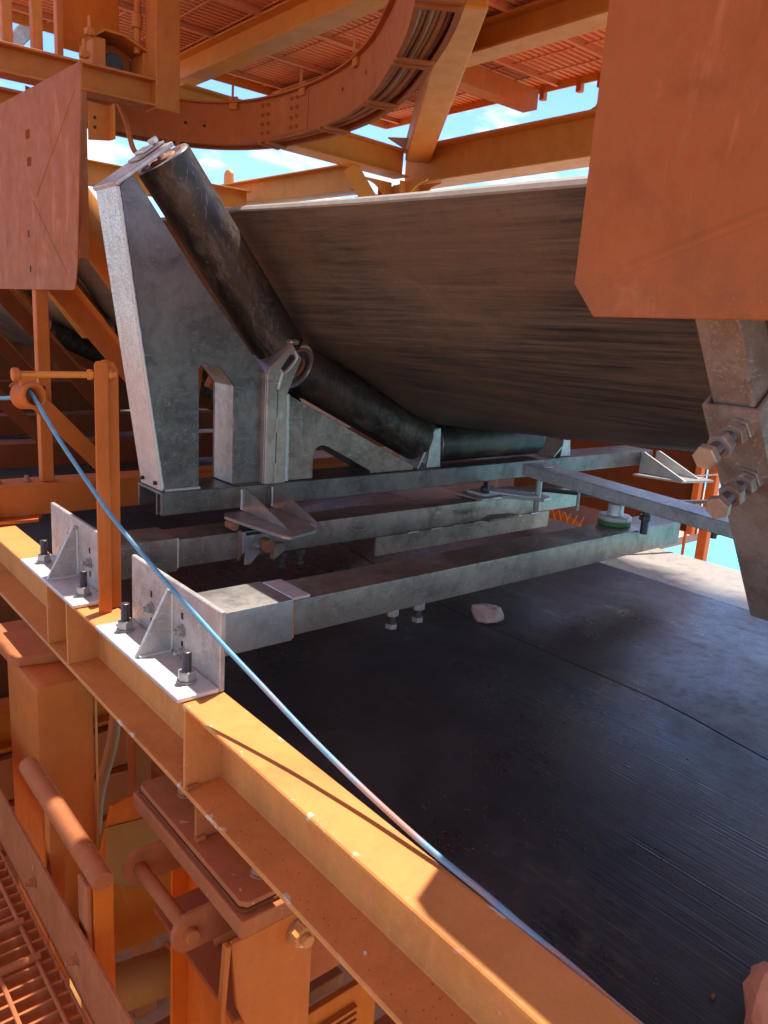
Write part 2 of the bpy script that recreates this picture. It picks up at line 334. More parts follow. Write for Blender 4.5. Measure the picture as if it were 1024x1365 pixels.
def rect(wd, h): return [(-wd / 2, -h / 2), (wd / 2, -h / 2), (wd / 2, h / 2), (-wd / 2, h / 2)]
def ibeam(wd, h, tf, tw):
    a, b, c = wd / 2, h / 2, tw / 2
    return [(-a, -b), (a, -b), (a, -b + tf), (c, -b + tf), (c, b - tf), (a, b - tf), (a, b), (-a, b), (-a, b - tf), (-c, b - tf), (-c, -b + tf), (-a, -b + tf)]
def angle_prof(a, b, t, sx=1, sz=1): return [(0, 0), (sx * a, 0), (sx * a, sz * t), (sx * t, sz * t), (sx * t, sz * b), (0, sz * b)]
def b_cyl(bm, p0, p1, r0, r1=None, seg=20, caps=True):
    p0 = Vector(p0); p1 = Vector(p1); r1 = r0 if r1 is None else r1; d, a, b = frame_of(p1 - p0)
    A = [bm.verts.new(p0 + (a * math.cos(t) + b * math.sin(t)) * r0) for t in [2 * PI * i / seg for i in range(seg)]]
    B = [bm.verts.new(p1 + (a * math.cos(t) + b * math.sin(t)) * r1) for t in [2 * PI * i / seg for i in range(seg)]]
    for i in range(seg): bm.faces.new((A[i], A[(i + 1) % seg], B[(i + 1) % seg], B[i]))
    if caps: bm.faces.new(A[::-1]); bm.faces.new(B)
def cyl(name, p0, p1, r, mat, parent=None, seg=20, bevel=0.0, r1=None, smooth=True):
    bm = bmesh.new(); b_cyl(bm, p0, p1, r, r1, seg); return obj(name, bm, mat, parent, bevel, smooth)
def lathe(name, p0, d, prof, mat, parent=None, seg=20, smooth=True):
    """prof: list of (along, radius)"""
    p0 = Vector(p0); d, a, b = frame_of(d); bm = bmesh.new(); rings = []
    for t, r in prof:
        rings.append([bm.verts.new(p0 + d * t + (a * math.cos(q) + b * math.sin(q)) * max(r, 1e-5)) for q in [2 * PI * i / seg for i in range(seg)]])
    for A, B in zip(rings, rings[1:]):
        for i in range(seg): bm.faces.new((A[i], A[(i + 1) % seg], B[(i + 1) % seg], B[i]))
    bm.faces.new(rings[0][::-1]); bm.faces.new(rings[-1])
    return obj(name, bm, mat, parent, 0, smooth)
def spline(pts, n=8):
    P = [Vector(p) for p in pts]; P = [P[0] * 2 - P[1]] + P + [P[-1] * 2 - P[-2]]; o = []
    for i in range(1, len(P) - 2):
        for k in range(n):
            t = k / n; a, b, c, d = P[i - 1:i + 3]
            o.append(0.5 * ((2 * b) + (c - a) * t + (2 * a - 5 * b + 4 * c - d) * t * t + (3 * b - a - 3 * c + d) * t ** 3))
    o.append(P[-2]); return o
def sweep(name, pts, r, mat, parent=None, seg=10, smooth=True):
    P = [Vector(p) for p in pts]; bm = bmesh.new(); rings = []; d, a, b = frame_of(P[1] - P[0])
    for i, p in enumerate(P):
        t = (P[min(i + 1, len(P) - 1)] - P[max(i - 1, 0)]).normalized(); a = (a - t * a.dot(t)).normalized(); b = t.cross(a)
        rings.append([bm.verts.new(p + (a * math.cos(q) + b * math.sin(q)) * r) for q in [2 * PI * k / seg for k in range(seg)]])
    for A, B in zip(rings, rings[1:]):
        for i in range(seg): bm.faces.new((A[i], A[(i + 1) % seg], B[(i + 1) % seg], B[i]))
    bm.faces.new(rings[0][::-1]); bm.faces.new(rings[-1])
    return obj(name, bm, mat, parent, 0, smooth)
def hexnut(name, p, d, af, h, mat, parent, rot=0.3):
    p = Vector(p); d, a, b = frame_of(d); R = af / math.sqrt(3); bm = bmesh.new()
    rings = []
    for t, k in ((0, 0.93), (h * 0.12, 1), (h * 0.88, 1), (h, 0.93)):
        rings.append([bm.verts.new(p + d * t + (a * math.cos(q) + b * math.sin(q)) * R * k) for q in [rot + PI / 3 * i for i in range(6)]])
    for A, B in zip(rings, rings[1:]):
        for i in range(6): bm.faces.new((A[i], A[(i + 1) % 6], B[(i + 1) % 6], B[i]))
    bm.faces.new(rings[0][::-1]); bm.faces.new(rings[-1])
    return obj(name, bm, mat, parent, 0)
def stud(parent, p, d, r, L, af, nh, mat='bolt', thread='thread', washer=True, rot=0.3, n2=0.0, name='bolt'):
    """threaded end + nut (+ washer, + second nut) standing on a plate at p along d"""
    d = Vector(d).normalized(); p = Vector(p); k = max(4, int(L / 0.0035)); prof = []
    for i in range(k):
        t = L * i / k; prof += [(t, r), (t + L / k * 0.5, r * 0.9)]
    prof += [(L - 0.001, r * 0.95), (L, r * 0.75)]
    s = lathe(name, p, d, prof, thread, parent, 14, False)
    if washer: cyl('washer', p + d * 0.0005, p + d * 0.0045, af * 0.62, mat, s, 20, 0.0008)
    hexnut('nut', p + d * 0.0045, d, af, nh, mat, s, rot)
    if n2: hexnut('nut', p + d * n2, d, af, nh, mat, s, rot + 0.5)
    return s
def smallbolt(parent, p, d, af=0.02, mat='bolt', name='bolt'):
    d = Vector(d).normalized(); p = Vector(p); R = af / math.sqrt(3)
    s = lathe(name, p, d, [(0.0003, af * 0.75), (0.003, af * 0.75), (0.0031, R * 0.9), (0.004, R * 0.93), (0.013, R * 0.9), (0.0135, af * 0.3), (0.022, af * 0.3), (0.023, af * 0.22)], mat, parent, 12, False)
    return s
def weldbead(name, p0, p1, r, parent, mat='weld'):
    p0 = Vector(p0); p1 = Vector(p1); L = (p1 - p0).length; n = max(6, int(L / 0.008)); rnd = random.Random(int(L * 1e5))
    pts = [p0 + (p1 - p0) * (i / n) + Vector((rnd.uniform(-1, 1), rnd.uniform(-1, 1), rnd.uniform(-1, 1))) * r * 0.15 for i in range(n + 1)]
    return sweep(name, pts, r, mat, parent, 8)

# ================================================================ setting
bm = bmesh.new(); b_box(bm, -3000, 3000, -3000, 3000, -10.5, -10.0); tag(obj('water', bm, 'sea'), kind='structure')
bm = bmesh.new(); b_box(bm, -60, 12, -60, 80, -10.3, -9.0); tag(obj('quay_ground', bm, 'ground'), kind='structure')
tag(box('lower_deck', -1.2, 2.9, 0.2, 4.2, -2.15, -2.1, 'ground', None, 0), kind='structure')
tag(box('far_deck', 3.42, 7.5, 2.75, 9.0, -0.66, -0.6, 'pink', None, 0), kind='structure')

# ---------------------------------------------------------------- stringer (channel, open side outward)
st = thing('stringer_beam', 'long orange channel beam with sunlit top flange running beside the black belt', 'beam', (0.68, 1.5, -0.2))
CX0, CX1 = 0.632, 0.727
b = bar('channel', (0, -0.6, 0), (0, 7.5, 0), [(CX0, 0), (CX0, -0.011), (CX1 - 0.008, -0.0135), (CX1 - 0.008, -0.187), (CX0, -0.189), (CX0, -0.2), (CX1, -0.2), (CX1, 0)], 'beam', st, 0.0025)
for y in (1.298, 2.0, 2.165, 0.2, 3.1):
    box('stiffener', CX0 + 0.002, CX1 - 0.006, y - 0.004, y + 0.004, -0.1885, -0.0115, 'beam', st, 0.001)

# ---------------------------------------------------------------- galvanised angle brackets bolted on the stringer
def bracket(y0, y1, label, dy_bolts):
    t = thing('angle_bracket', label, 'bracket', (0.68, (y0 + y1) / 2, 0.0), 'galvanised angle brackets on the stringer')
    box('base_plate', 0.622, 0.714, y0, y1, 0.0015, 0.0125, 'galvbright', t, 0.002)
    box('upright_plate', 0.7142, 0.7262, y0, y1, 0.0015, 0.178, 'galvmid', t, 0.002)
    yg = (y0 + y1) / 2 + 0.0
    prism('gusset', [(0.628, 0.013), (0.7138, 0.013), (0.7138, 0.16), (0.703, 0.16)], 'y', yg - 0.005, yg + 0.005, 'galvmid', t, 0.0015)
    weldbead('weld_bead', (0.635, yg - 0.006, 0.0145), (0.712, yg - 0.006, 0.0145), 0.004, t)
    weldbead('weld_bead', (0.7125, yg - 0.006, 0.018), (0.7125, yg - 0.006, 0.15), 0.0035, t)
    for y in (y0 + 0.063, y1 - 0.062): stud(t, (0.672, y, 0.0127), (0, 0, 1), 0.0105, 0.068, 0.033, 0.02)
    for y in dy_bolts:
        smallbolt(t, (0.714, y, 0.078), (-1, 0, 0), 0.021)
        for z in (0.112, 0.045): prism('slot', [(y - 0.005, z - 0.008), (y + 0.005, z - 0.008), (y + 0.005, z + 0.008), (y - 0.005, z + 0.008)], 'x', 0.7134, 0.7143, 'hole', t, 0.002)
    return t
bracket(1.303, 1.752, 'nearer galvanised angle bracket crossed by the blue rope, its plate holding the near cross tube', (1.475, 1.637))
t2 = bracket(1.91, 2.365, 'farther galvanised angle bracket on the stringer, beyond the orange rope post', (2.04, 2.21))
smallbolt(bpy.data.objects['angle_bracket'], (0.714, 1.468, 0.030), (-1, 0, 0), 0.018)

# ---------------------------------------------------------------- cross tubes
def rtube(name, y0, y1, z0, z1, x0, x1, mat, parent, wall=0.006, bev=0.006):
    bm = bmesh.new(); o = [(y0, z0), (y1, z0), (y1, z1), (y0, z1)]; i = [(y0 + wall, z0 + wall), (y1 - wall, z0 + wall), (y1 - wall, z1 - wall), (y0 + wall, z1 - wall)]
    vs = [[bm.verts.new((x, a, c)) for a, c in r] for x in (x0, x1) for r in (o, i)]
    A, Ai, B, Bi = vs
    for k in range(4):
        q = (k + 1) % 4
        bm.faces.new((A[k], A[q], B[q], B[k])); bm.faces.new((Ai[q], Ai[k], Bi[k], Bi[q]))
        bm.faces.new((A[q], A[k], Ai[k], Ai[q])); bm.faces.new((B[k], B[q], Bi[q], Bi[k]))
    return obj(name, bm, mat, parent, bev, True, 2)
cb = thing('cross_tube', 'near grey square tube spanning above the black belt with a pale sleeve end', 'tube', (1.7, 1.505, 0.02), 'galvanised cross tubes over the return belt')
rtube('tube', 1.437, 1.573, 0.022, 0.110, 0.80, 2.76, 'galvbeam', cb)
rtube('sleeve', 1.429, 1.581, 0.014, 0.118, 0.727, 0.975, 'galv', cb, 0.0075)
bm = bmesh.new(); b_box(bm, 0.975, 1.03, 1.438, 1.572, 0.1103, 0.1185); obj('sleeve_tongue', bm, 'galvbright', cb, 0.002)
weldbead('weld_bead', (0.977, 1.433, 0.02), (0.977, 1.433, 0.112), 0.004, cb, 'rustbolt')
for x in (1.318, 1.415):
    s = cyl('bolt', (x, 1.46, -0.035), (x, 1.46, 0.021), 0.0105, 'thread', cb, 12)
    hexnut('nut', (x, 1.46, 0.0), (0, 0, 1), 0.032, 0.02, 'bolt', s); hexnut('bolt_head', (x, 1.46, -0.036), (0, 0, 1), 0.03, 0.014, 'bolt', s, 0.8)
cb2 = thing('cross_tube', 'farther grey tube crossing below the roller frame, with hinge lug and bolts beneath', 'tube', (1.7, 2.12, 0.02), 'galvanised cross tubes over the return belt')
rtube('tube', 2.055, 2.185, 0.018, 0.104, 0.80, 2.95, 'galvbeam', cb2)
rtube('sleeve', 2.047, 2.193, 0.010, 0.112, 0.727, 0.975, 'galvbeam', cb2, 0.0075)
weldbead('weld_bead', (0.977, 2.05, 0.02), (0.977, 2.05, 0.112), 0.0035, cb2, 'galvbright')
prism('hinge_lug', [(2.02, 0.112), (2.054, 0.112), (2.054, 0.008), (2.02, 0.045)], 'x', 1.18, 1.19, 'galv', cb2, 0.001)
prism('hinge_cheek', [(1.19, 0.10), (1.275, 0.10), (1.275, 0.07), (1.21, 0.004), (1.19, 0.004)], 'y', 2.022, 2.03, 'galv', cb2, 0.001)
cyl('hinge_pin', (1.255, 2.05, 0.066), (1.255, 1.985, 0.066), 0.022, 'rustbolt', cb2, 18, 0.002)
smallbolt(cb2, (1.225, 2.021, 0.066), (0, -1, 0), 0.024)
prism('stop_block', [(1.30, 0.0), (1.345, 0.03), (1.345, 0.055), (1.30, 0.055)], 'y', 2.03, 2.054, 'tan', cb2, 0.002)
for x in (1.352, 1.425):
    s = cyl('bolt', (x, 2.065, -0.035), (x, 2.065, 0.017), 0.0105, 'thread', cb2, 12)
    hexnut('nut', (x, 2.065, -0.006), (0, 0, 1), 0.032, 0.02, 'thread', s); hexnut('bolt_head', (x, 2.065, -0.038), (0, 0, 1), 0.03, 0.014, 'thread', s, 0.8)
box('lower_flat', 1.75, 2.75, 2.05, 2.06, -0.055, 0.0175, 'galvbeam', cb2, 0.002)
for i in range(7):
    weldbead('weld_bead', (1.9 + i * 0.12, 2.048, 0.016), (1.955 + i * 0.12, 2.048, 0.016), 0.004, cb2, 'galvbright')
for x, z in ((1.62, 0.06), (2.15, 0.065)):
    sweep('wire_tail', [(x, 2.053, z + 0.012), (x + 0.015, 2.035, z), (x + 0.05, 2.03, z + 0.002), (x + 0.075, 2.05, z - 0.004)], 0.0025, 'galv', cb2, 6)
# pads and latch plates at the far end of the tube
pd = thing('latch_plate', 'small galvanised latch plates with a bolt and pin near the arm end', 'latch', (2.38, 1.98, 0.11))
box('plate', 2.27, 2.62, 2.03, 2.17, 0.1065, 0.118, 'galv', pd, 0.002)
box('pad', 2.31, 2.47, 2.05, 2.15, 0.1183, 0.130, 'galvbright', pd, 0.002)
stud(pd, (2.345, 2.08, 0.1303), (0, 0, 1), 0.011, 0.045, 0.034, 0.018, 'thread')
prism('tongue', [(2.33, 1.975), (2.36, 2.028), (2.46, 2.028), (2.52, 1.93), (2.50, 1.86), (2.44, 1.85)], 'z', 0.128, 0.14, 'galv', pd, 0.002)
prism('tongue', [(2.30, 2.02), (2.36, 2.045), (2.40, 2.02), (2.47, 1.9), (2.42, 1.86), (2.38, 1.88)], 'z', 0.1415, 0.1515, 'galvbright', pd, 0.002)
prism('tongue', [(2.22, 1.98), (2.30, 2.01), (2.42, 1.99), (2.42, 1.95), (2.24, 1.95)], 'z', 0.045, 0.055, 'galvdark', pd, 0.002)
cyl('pin', (2.44, 1.885, 0.085), (2.44, 1.885, 0.222), 0.013, 'galv', pd, 16, 0.001)

# ---------------------------------------------------------------- galvanised roller frame
fr = thing('roller_frame', 'tall galvanised steel frame with a slotted side plate carrying the big black roller', 'frame', (1.1, 2.18, 0.17))
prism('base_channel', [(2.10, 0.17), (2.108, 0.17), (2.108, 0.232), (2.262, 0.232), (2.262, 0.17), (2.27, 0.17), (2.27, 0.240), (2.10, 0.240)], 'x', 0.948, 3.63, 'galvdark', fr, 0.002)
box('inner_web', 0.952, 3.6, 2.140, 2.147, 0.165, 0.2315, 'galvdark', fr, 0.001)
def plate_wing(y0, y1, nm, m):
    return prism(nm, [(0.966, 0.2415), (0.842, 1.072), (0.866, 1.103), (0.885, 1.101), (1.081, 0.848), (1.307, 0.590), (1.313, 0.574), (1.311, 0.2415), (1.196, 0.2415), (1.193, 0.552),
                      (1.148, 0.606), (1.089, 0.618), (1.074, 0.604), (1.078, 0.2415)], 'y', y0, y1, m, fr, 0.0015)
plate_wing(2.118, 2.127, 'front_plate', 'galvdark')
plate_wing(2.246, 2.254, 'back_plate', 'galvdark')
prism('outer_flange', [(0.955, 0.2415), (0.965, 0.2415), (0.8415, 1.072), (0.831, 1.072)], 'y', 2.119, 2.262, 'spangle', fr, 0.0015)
prism('slot_liner', [(1.197, 0.243), (1.204, 0.243), (1.201, 0.556), (1.152, 0.613), (1.148, 0.607), (1.194, 0.553)], 'y', 2.127, 2.246, 'galvmid', fr, 0.001)
weldbead('weld_bead', (0.960, 2.1155, 0.25), (0.836, 2.1155, 1.07), 0.0045, fr, 'weld')
weldbead('weld_bead', (0.968, 2.115, 0.2425), (1.08, 2.115, 0.2425), 0.005, fr)
weldbead('weld_bead', (1.197, 2.113, 0.2425), (1.30, 2.113, 0.2425), 0.0035, fr, 'galvdark')
cyl('drain_hole', (0.944, 2.145, 0.262), (0.955, 2.145, 0.262), 0.006, 'hole', fr, 10); cyl('drain_hole', (0.944, 2.235, 0.262), (0.955, 2.235, 0.262), 0.006, 'hole', fr, 10)
# top cap, square to the roller axis
AX0 = Vector((0.998, 2.2, 1.175)); AX1 = Vector((1.411, 2.2, 0.661)); AD = (AX1 - AX0).normalized(); NN = Vector((-AD.z, 0, AD.x)); NN = NN if NN.x > 0 else -NN
def capplate(nm, c, t0, t1, s0, s1, y0, y1, mat):
    c = Vector(c); bm = bmesh.new(); ps = []
    for y in (y0, y1):
        ps.append([c + NN * s0 + AD * t0, c + NN * s1 + AD * t0, c + NN * s1 + AD * t1, c + NN * s0 + AD * t1])
        for p in ps[-1]: p.y = y
    b_extr(bm, ps[0], ps[1]); return obj(nm, bm, mat, fr, 0.002)
CT = AX0 - AD * 0.028
capplate('top_cap', CT, -0.006, 0.006, -0.195, 0.012, 2.115, 2.275, 'galvmid')
capplate('clip_plate', CT - AD * 0.010, -0.004, 0.003, -0.08, 0.014, 2.16, 2.235, 'galv')
capplate('clip_plate', CT - AD * 0.018, -0.004, 0.0035, -0.055, -0.02, 2.165, 2.225, 'galvbright')
hexnut('nut', CT + Vector((0.0, -0.0, 0.0)) - AD * 0.016 + NN * 0.004, -AD, 0.026, 0.014, 'galvbright', fr)
# middle bent post
prism('bent_post', [(1.293, 0.2415), (1.372, 0.2415), (1.368, 0.53), (1.418, 0.644), (1.381, 0.688), (1.30, 0.612), (1.292, 0.59)], 'y', 2.088, 2.098, 'tan', fr, 0.0025)
prism('bent_post_side', [(1.366, 0.2415), (1.374, 0.2415), (1.370, 0.53), (1.420, 0.644), (1.412, 0.648), (1.362, 0.532)], 'y', 2.098, 2.26, 'galv', fr, 0.001)
prism('bent_post_side', [(1.292, 0.2415), (1.2995, 0.2415), (1.2995, 0.59), (1.388, 0.683), (1.381, 0.690), (1.292, 0.595)], 'y', 2.098, 2.25, 'galv', fr, 0.001)
sl = prism('shaft_slot', [(1.340, 0.612), (1.352, 0.603), (1.392, 0.643), (1.385, 0.657), (1.372, 0.655)], 'y', 2.0868, 2.0885, 'hole', fr, 0.003)
sweep('slot_rim', spline([(1.335, 2.086, 0.608), (1.355, 2.085, 0.597), (1.397, 2.085, 0.643), (1.388, 2.085, 0.666)], 4), 0.0035, 'galvbright', fr, 6)
weldbead('weld_bead', (1.380, 2.10, 0.245), (1.376, 2.10, 0.53), 0.0085, fr, 'weld')
weldbead('weld_bead', (1.330, 2.0865, 0.245), (1.330, 2.0865, 0.31), 0.004, fr, 'tan'); weldbead('weld_bead', (1.331, 2.0865, 0.41), (1.331, 2.0865, 0.455), 0.004, fr, 'tan')
weldbead('weld_bead', (1.331, 2.0865, 0.545), (1.347, 2.0865, 0.60), 0.005, fr, 'galvbright')
sweep('seam', [(1.3315, 2.0878, 0.25), (1.331, 2.0878, 0.55)], 0.0012, 'hole', fr, 6)
box('dirt_cake', 1.375, 1.41, 2.09, 2.13, 0.686, 0.702, 'tan', fr, 0.006)
prism('low_gusset', [(1.388, 0.529), (1.972, 0.253), (1.965, 0.2415), (1.757, 0.2415), (1.752, 0.252), (1.655, 0.301), (1.56, 0.348), (1.535, 0.353), (1.512, 0.345), (1.500, 0.322), (1.502, 0.2415), (1.392, 0.2415)], 'y', 2.118, 2.127, 'gusset', fr, 0.0015)
prism('low_gusset_back', [(1.388, 0.529), (1.972, 0.253), (1.965, 0.2415), (1.757, 0.2415), (1.752, 0.252), (1.655, 0.301), (1.56, 0.348), (1.535, 0.353), (1.512, 0.345), (1.500, 0.322), (1.502, 0.2415), (1.392, 0.2415)], 'y', 2.24, 2.248, 'galvdark', fr, 0.0015)
for dx, hh in ((0.0, 0.395), (0.84, 0.315)):
    prism('roller_cradle', [(2.045 + dx, 0.2415), (2.118 + dx, 0.2415), (2.105 + dx, hh), (2.085 + dx, hh), (2.055 + dx, 0.32)], 'y', 2.125, 2.134, 'galv', fr, 0.0015)
    prism('roller_cradle', [(1.995 + dx, 0.2415), (2.004 + dx, 0.2415), (2.085 + dx, hh - 0.01), (2.078 + dx, hh)], 'y', 2.127, 2.25, 'galv', fr, 0.001)
    prism('roller_cradle', [(2.108 + dx, 0.2415), (2.116 + dx, 0.2415), (2.105 + dx, hh - 0.005), (2.098 + dx, hh - 0.005)], 'y', 2.136, 2.25, 'galvbright', fr, 0.001)
# pivot plate with two gussets in front of the base
pv = prism('pivot_plate', [(1.155, 2.094), (1.135, 2.06), (1.140, 2.0), (1.17, 1.79), (1.185, 1.765), (1.30, 1.80), (1.40, 2.094)], 'z', 0.150, 0.161, 'galv', fr, 0.002)
for x in (1.222, 1.335):
    prism('pivot_gusset', [(2.0985, 0.232), (2.0985, 0.1615), (1.835, 0.1615), (1.86, 0.172), (2.080, 0.236)], 'x', x - 0.004, x + 0.004, 'galv', fr, 0.0012)
    weldbead('weld_bead', (x - 0.006, 2.097, 0.165), (x - 0.006, 2.097, 0.23), 0.004, fr, 'weld')
cyl('pivot_stub', (1.15, 2.02, 0.135), (1.15, 2.06, 0.135), 0.014, 'rustbolt', fr, 14)
# far-end support of the frame
prism('far_plate', [(3.45, 2.09), (3.52, 1.86), (3.72, 1.80), (3.82, 2.09)], 'z', 0.12, 0.131, 'galv', fr, 0.002)
for x in (3.52, 3.66): prism('pivot_gusset', [(2.098, 0.235), (2.098, 0.1315), (1.84, 0.1315), (2.08, 0.238)], 'x', x - 0.004, x + 0.004, 'galvbright', fr, 0.001)

# ---------------------------------------------------------------- rollers in the galvanised frame
def roller(p0, p1, r, label, mat='roller', grp='black belt rollers in the galvanised frame', endmat='rustbolt', loc=None, cap=0.012):
    p0 = Vector(p0); p1 = Vector(p1); d = (p1 - p0).normalized(); L = (p1 - p0).length
    t = thing('belt_roller', label, 'roller', p0, grp)
    lathe('shell', p0, d, [(0, r - 0.012), (0.0005, r - 0.002), (0.003, r), (L - 0.003, r), (L - 0.0005, r - 0.002), (L, r - 0.012)], mat, t, 40)
    for q, e in ((p0, -d), (p1, d)):
        lathe('end_cap', q - e * 0.004, e, [(0, r - 0.013), (0.006, r - 0.013), (0.0065, r - 0.02), (0.003, r - 0.025), (0.003, r * 0.5), (0.009, r * 0.45), (0.009, r * 0.3)], endmat, t, 32)
        lathe('end_rim', q - e * 0.001, e, [(0, r - 0.003), (0.004, r - 0.004), (0.004, r - 0.012), (0, r - 0.0125)], 'galv' if endmat == 'rustbolt' else endmat, t, 40)
        cyl('shaft', q + e * 0.003, q + e * 0.032, 0.013, 'galv', t, 14)
    return t
roller(AX0, AX1, 0.083, 'big black steep roller, its orange end cap topmost, held by the tall slotted frame')
roller((1.475, 2.2, 0.610), (2.055, 2.2, 0.337), 0.083, 'black dust-stained roller sloping down under the belt, right of the bent post')
roller((2.13, 2.2, 0.325), (2.76, 2.2, 0.325), 0.076, 'black level roller low under the belt, between the two small cradles')

# ---------------------------------------------------------------- carry belt (troughed, flattening towards the camera)
def sm(a, b, x):
    t = min(1, max(0, (x - a) / (b - a))); return t * t * (3 - 2 * t)
def belt_section(y):
    k = max(0.0, min(1.25, (2.2 - y) / 1.3))            # 0 at the frame, 1 nearer
    lift = 0.125 * k
    E = (1.245 - 0.03 * k, 1.072 - 0.05 * k); A = (1.525 + 0.02 * k, 0.705 + 0.02 * k); B = (2.10 - 0.2 * k, 0.405 + lift * 0.82)
    C = (2.74 - 0.12 * k, 0.405 + lift * 0.9); D = (2.94 - 0.08 * k, 0.705); F = (3.10 - 0.02 * k, 1.02 - 0.05 * k)
    ctrl = [E, ((E[0] + A[0]) / 2, (E[1] + A[1]) / 2), A, ((A[0] + B[0]) / 2 - 0.012, (A[1] + B[1]) / 2 - 0.012), B, ((B[0] + C[0]) / 2, B[1] - 0.008), C, D, F]
    return spline([(x, y, z) for x, z in ctrl], 7)
def make_carry():
    t = thing('carry_belt', 'wide brown-black troughed belt seen from below, scuffed lengthwise, rising over the black rollers', 'belt', (1.9, 2.2, 0.4))
    ys = [-0.6 + i * 0.1 for i in range(30)] + [2.4 + i * 0.4 for i in range(20)]
    bm = bmesh.new(); lo = []; up = []
    for y in ys:
        s = belt_section(y); rnd = 0.004 * math.sin(y * 3.1)
        L_, U_ = [], []
        for i, p in enumerate(s):
            tng = (s[min(i + 1, len(s) - 1)] - s[max(i - 1, 0)]).normalized(); nrm = Vector((-tng.z, 0, tng.x)); nrm = nrm if nrm.z > 0 else -nrm
            wv = 0.003 * math.sin(y * 2.3 + i * 0.5) + rnd * (1 if i < 4 else 0)
            L_.append(bm.verts.new(p + nrm * wv)); U_.append(bm.verts.new(p + nrm * (0.021 + wv)))
        lo.append(L_); up.append(U_)
    n = len(lo[0])
    for j in range(len(ys) - 1):
        for i in range(n - 1):
            bm.faces.new((lo[j][i], lo[j][i + 1], lo[j + 1][i + 1], lo[j + 1][i])); bm.faces.new((up[j][i], up[j + 1][i], up[j + 1][i + 1], up[j][i + 1]))
        bm.faces.new((lo[j][0], lo[j + 1][0], up[j + 1][0], up[j][0])); bm.faces.new((lo[j][-1], up[j][-1], up[j + 1][-1], lo[j + 1][-1]))
    for j in (0, -1):
        for i in range(n - 1): bm.faces.new((lo[j][i], up[j][i], up[j][i + 1], lo[j][i + 1]))
    obj('belt_sheet', bm, 'beltunder', t, 0, True)
    # pale worn edge of the belt
    pts = []
    for y in ys:
        s = belt_section(y); tng = (s[1] - s[0]).normalized(); nrm = Vector((-tng.z, 0, tng.x)); nrm = nrm if nrm.z > 0 else -nrm
        pts.append(s[0] + nrm * (0.010 + 0.004 * math.sin(y * 3.1) + 0.003 * math.sin(y * 2.3)) - tng * 0.0005)
    bm = bmesh.new(); rr = []
    for p, y in zip(pts, ys):
        s = belt_section(y); tng = (s[1] - s[0]).normalized(); nrm = Vector((-tng.z, 0, tng.x)); nrm = nrm if nrm.z > 0 else -nrm
        rr.append([bm.verts.new(p + nrm * a - tng * b_) for a, b_ in ((-0.0115, 0), (-0.0115, 0.006), (0, 0.009), (0.0125, 0.006), (0.0125, 0))])
    for A, B in zip(rr, rr[1:]):
        for i in range(5): bm.faces.new((A[i], A[(i + 1) % 5], B[(i + 1) % 5], B[i]))
    bm.faces.new(rr[0]); bm.faces.new(rr[-1][::-1]); obj('worn_edge', bm, 'beltedge', t, 0, False)
MT['beltedge'] = plain('pale_belt_edge', (0.34, 0.30, 0.25), 0.7, 0, 0.5, 25)
make_carry()

# ---------------------------------------------------------------- return belt with a lengthwise splice groove
def make_return():
    xs = [0.775 + 0.07 * i for i in range(13)]; rnd = random.Random(3)
    ys = [-0.8 + i * 0.03 for i in range(150)] + [3.7 + 0.3 * i for i in range(20)]
    bm = bmesh.new(); rows = []
    xg = 1.75; w_ = 0.0
    for y in ys:
        w_ = w_ * 0.9 + rnd.uniform(-1, 1) * 0.0012; g = 1.712 + 0.055 * sm(0.5, 0.95, y) + 0.18 * sm(1.5, 2.8, y) + w_
        hw = 0.0028 + 0.0016 * math.sin(y * 9) * math.sin(y * 3.7)
        prof = [(x, -0.14) for x in xs if x < g - 0.03] + [(g - 0.02, -0.14), (g - hw, -0.1402), (g - hw * 0.4, -0.149), (g + hw * 0.4, -0.149), (g + hw, -0.1398), (g + 0.02, -0.1395)]
        rest = [g + 0.02 + (3.2 - g - 0.02) * i / 20 for i in range(1, 21)]
        left = [0.805 + (g - 0.03 - 0.805) * i / 12 for i in range(13)]
        prof = [(x, -0.14) for x in left] + prof[-6:] + [(x, -0.14) for x in rest]
        wave = 0.004 * math.sin(y * 1.9)
        rows.append([bm.verts.new((x, y, z + wave * math.sin((x - 0.775) * 2.6))) for x, z in prof])
    for A, B in zip(rows, rows[1:]):
        for i in range(len(A) - 1): bm.faces.new((A[i], A[i + 1], B[i + 1], B[i]))
    low = [[bm.verts.new((x, y, -0.162)) for x in (0.805, 3.2)] for y in ys]
    for j in range(len(ys) - 1):
        bm.faces.new((low[j][0], rows[j][0], rows[j + 1][0], low[j + 1][0])); bm.faces.new((rows[j][-1], low[j][1], low[j + 1][1], rows[j + 1][-1]))
        bm.faces.new((low[j][0], low[j + 1][0], low[j + 1][1], low[j][1]))
    o = obj('return_belt', bm, 'belttop', None, 0, True)
    return tag(o, 'wide flat black belt with a long dark groove, dusty in places, filling the lower right', 'belt')
make_return()

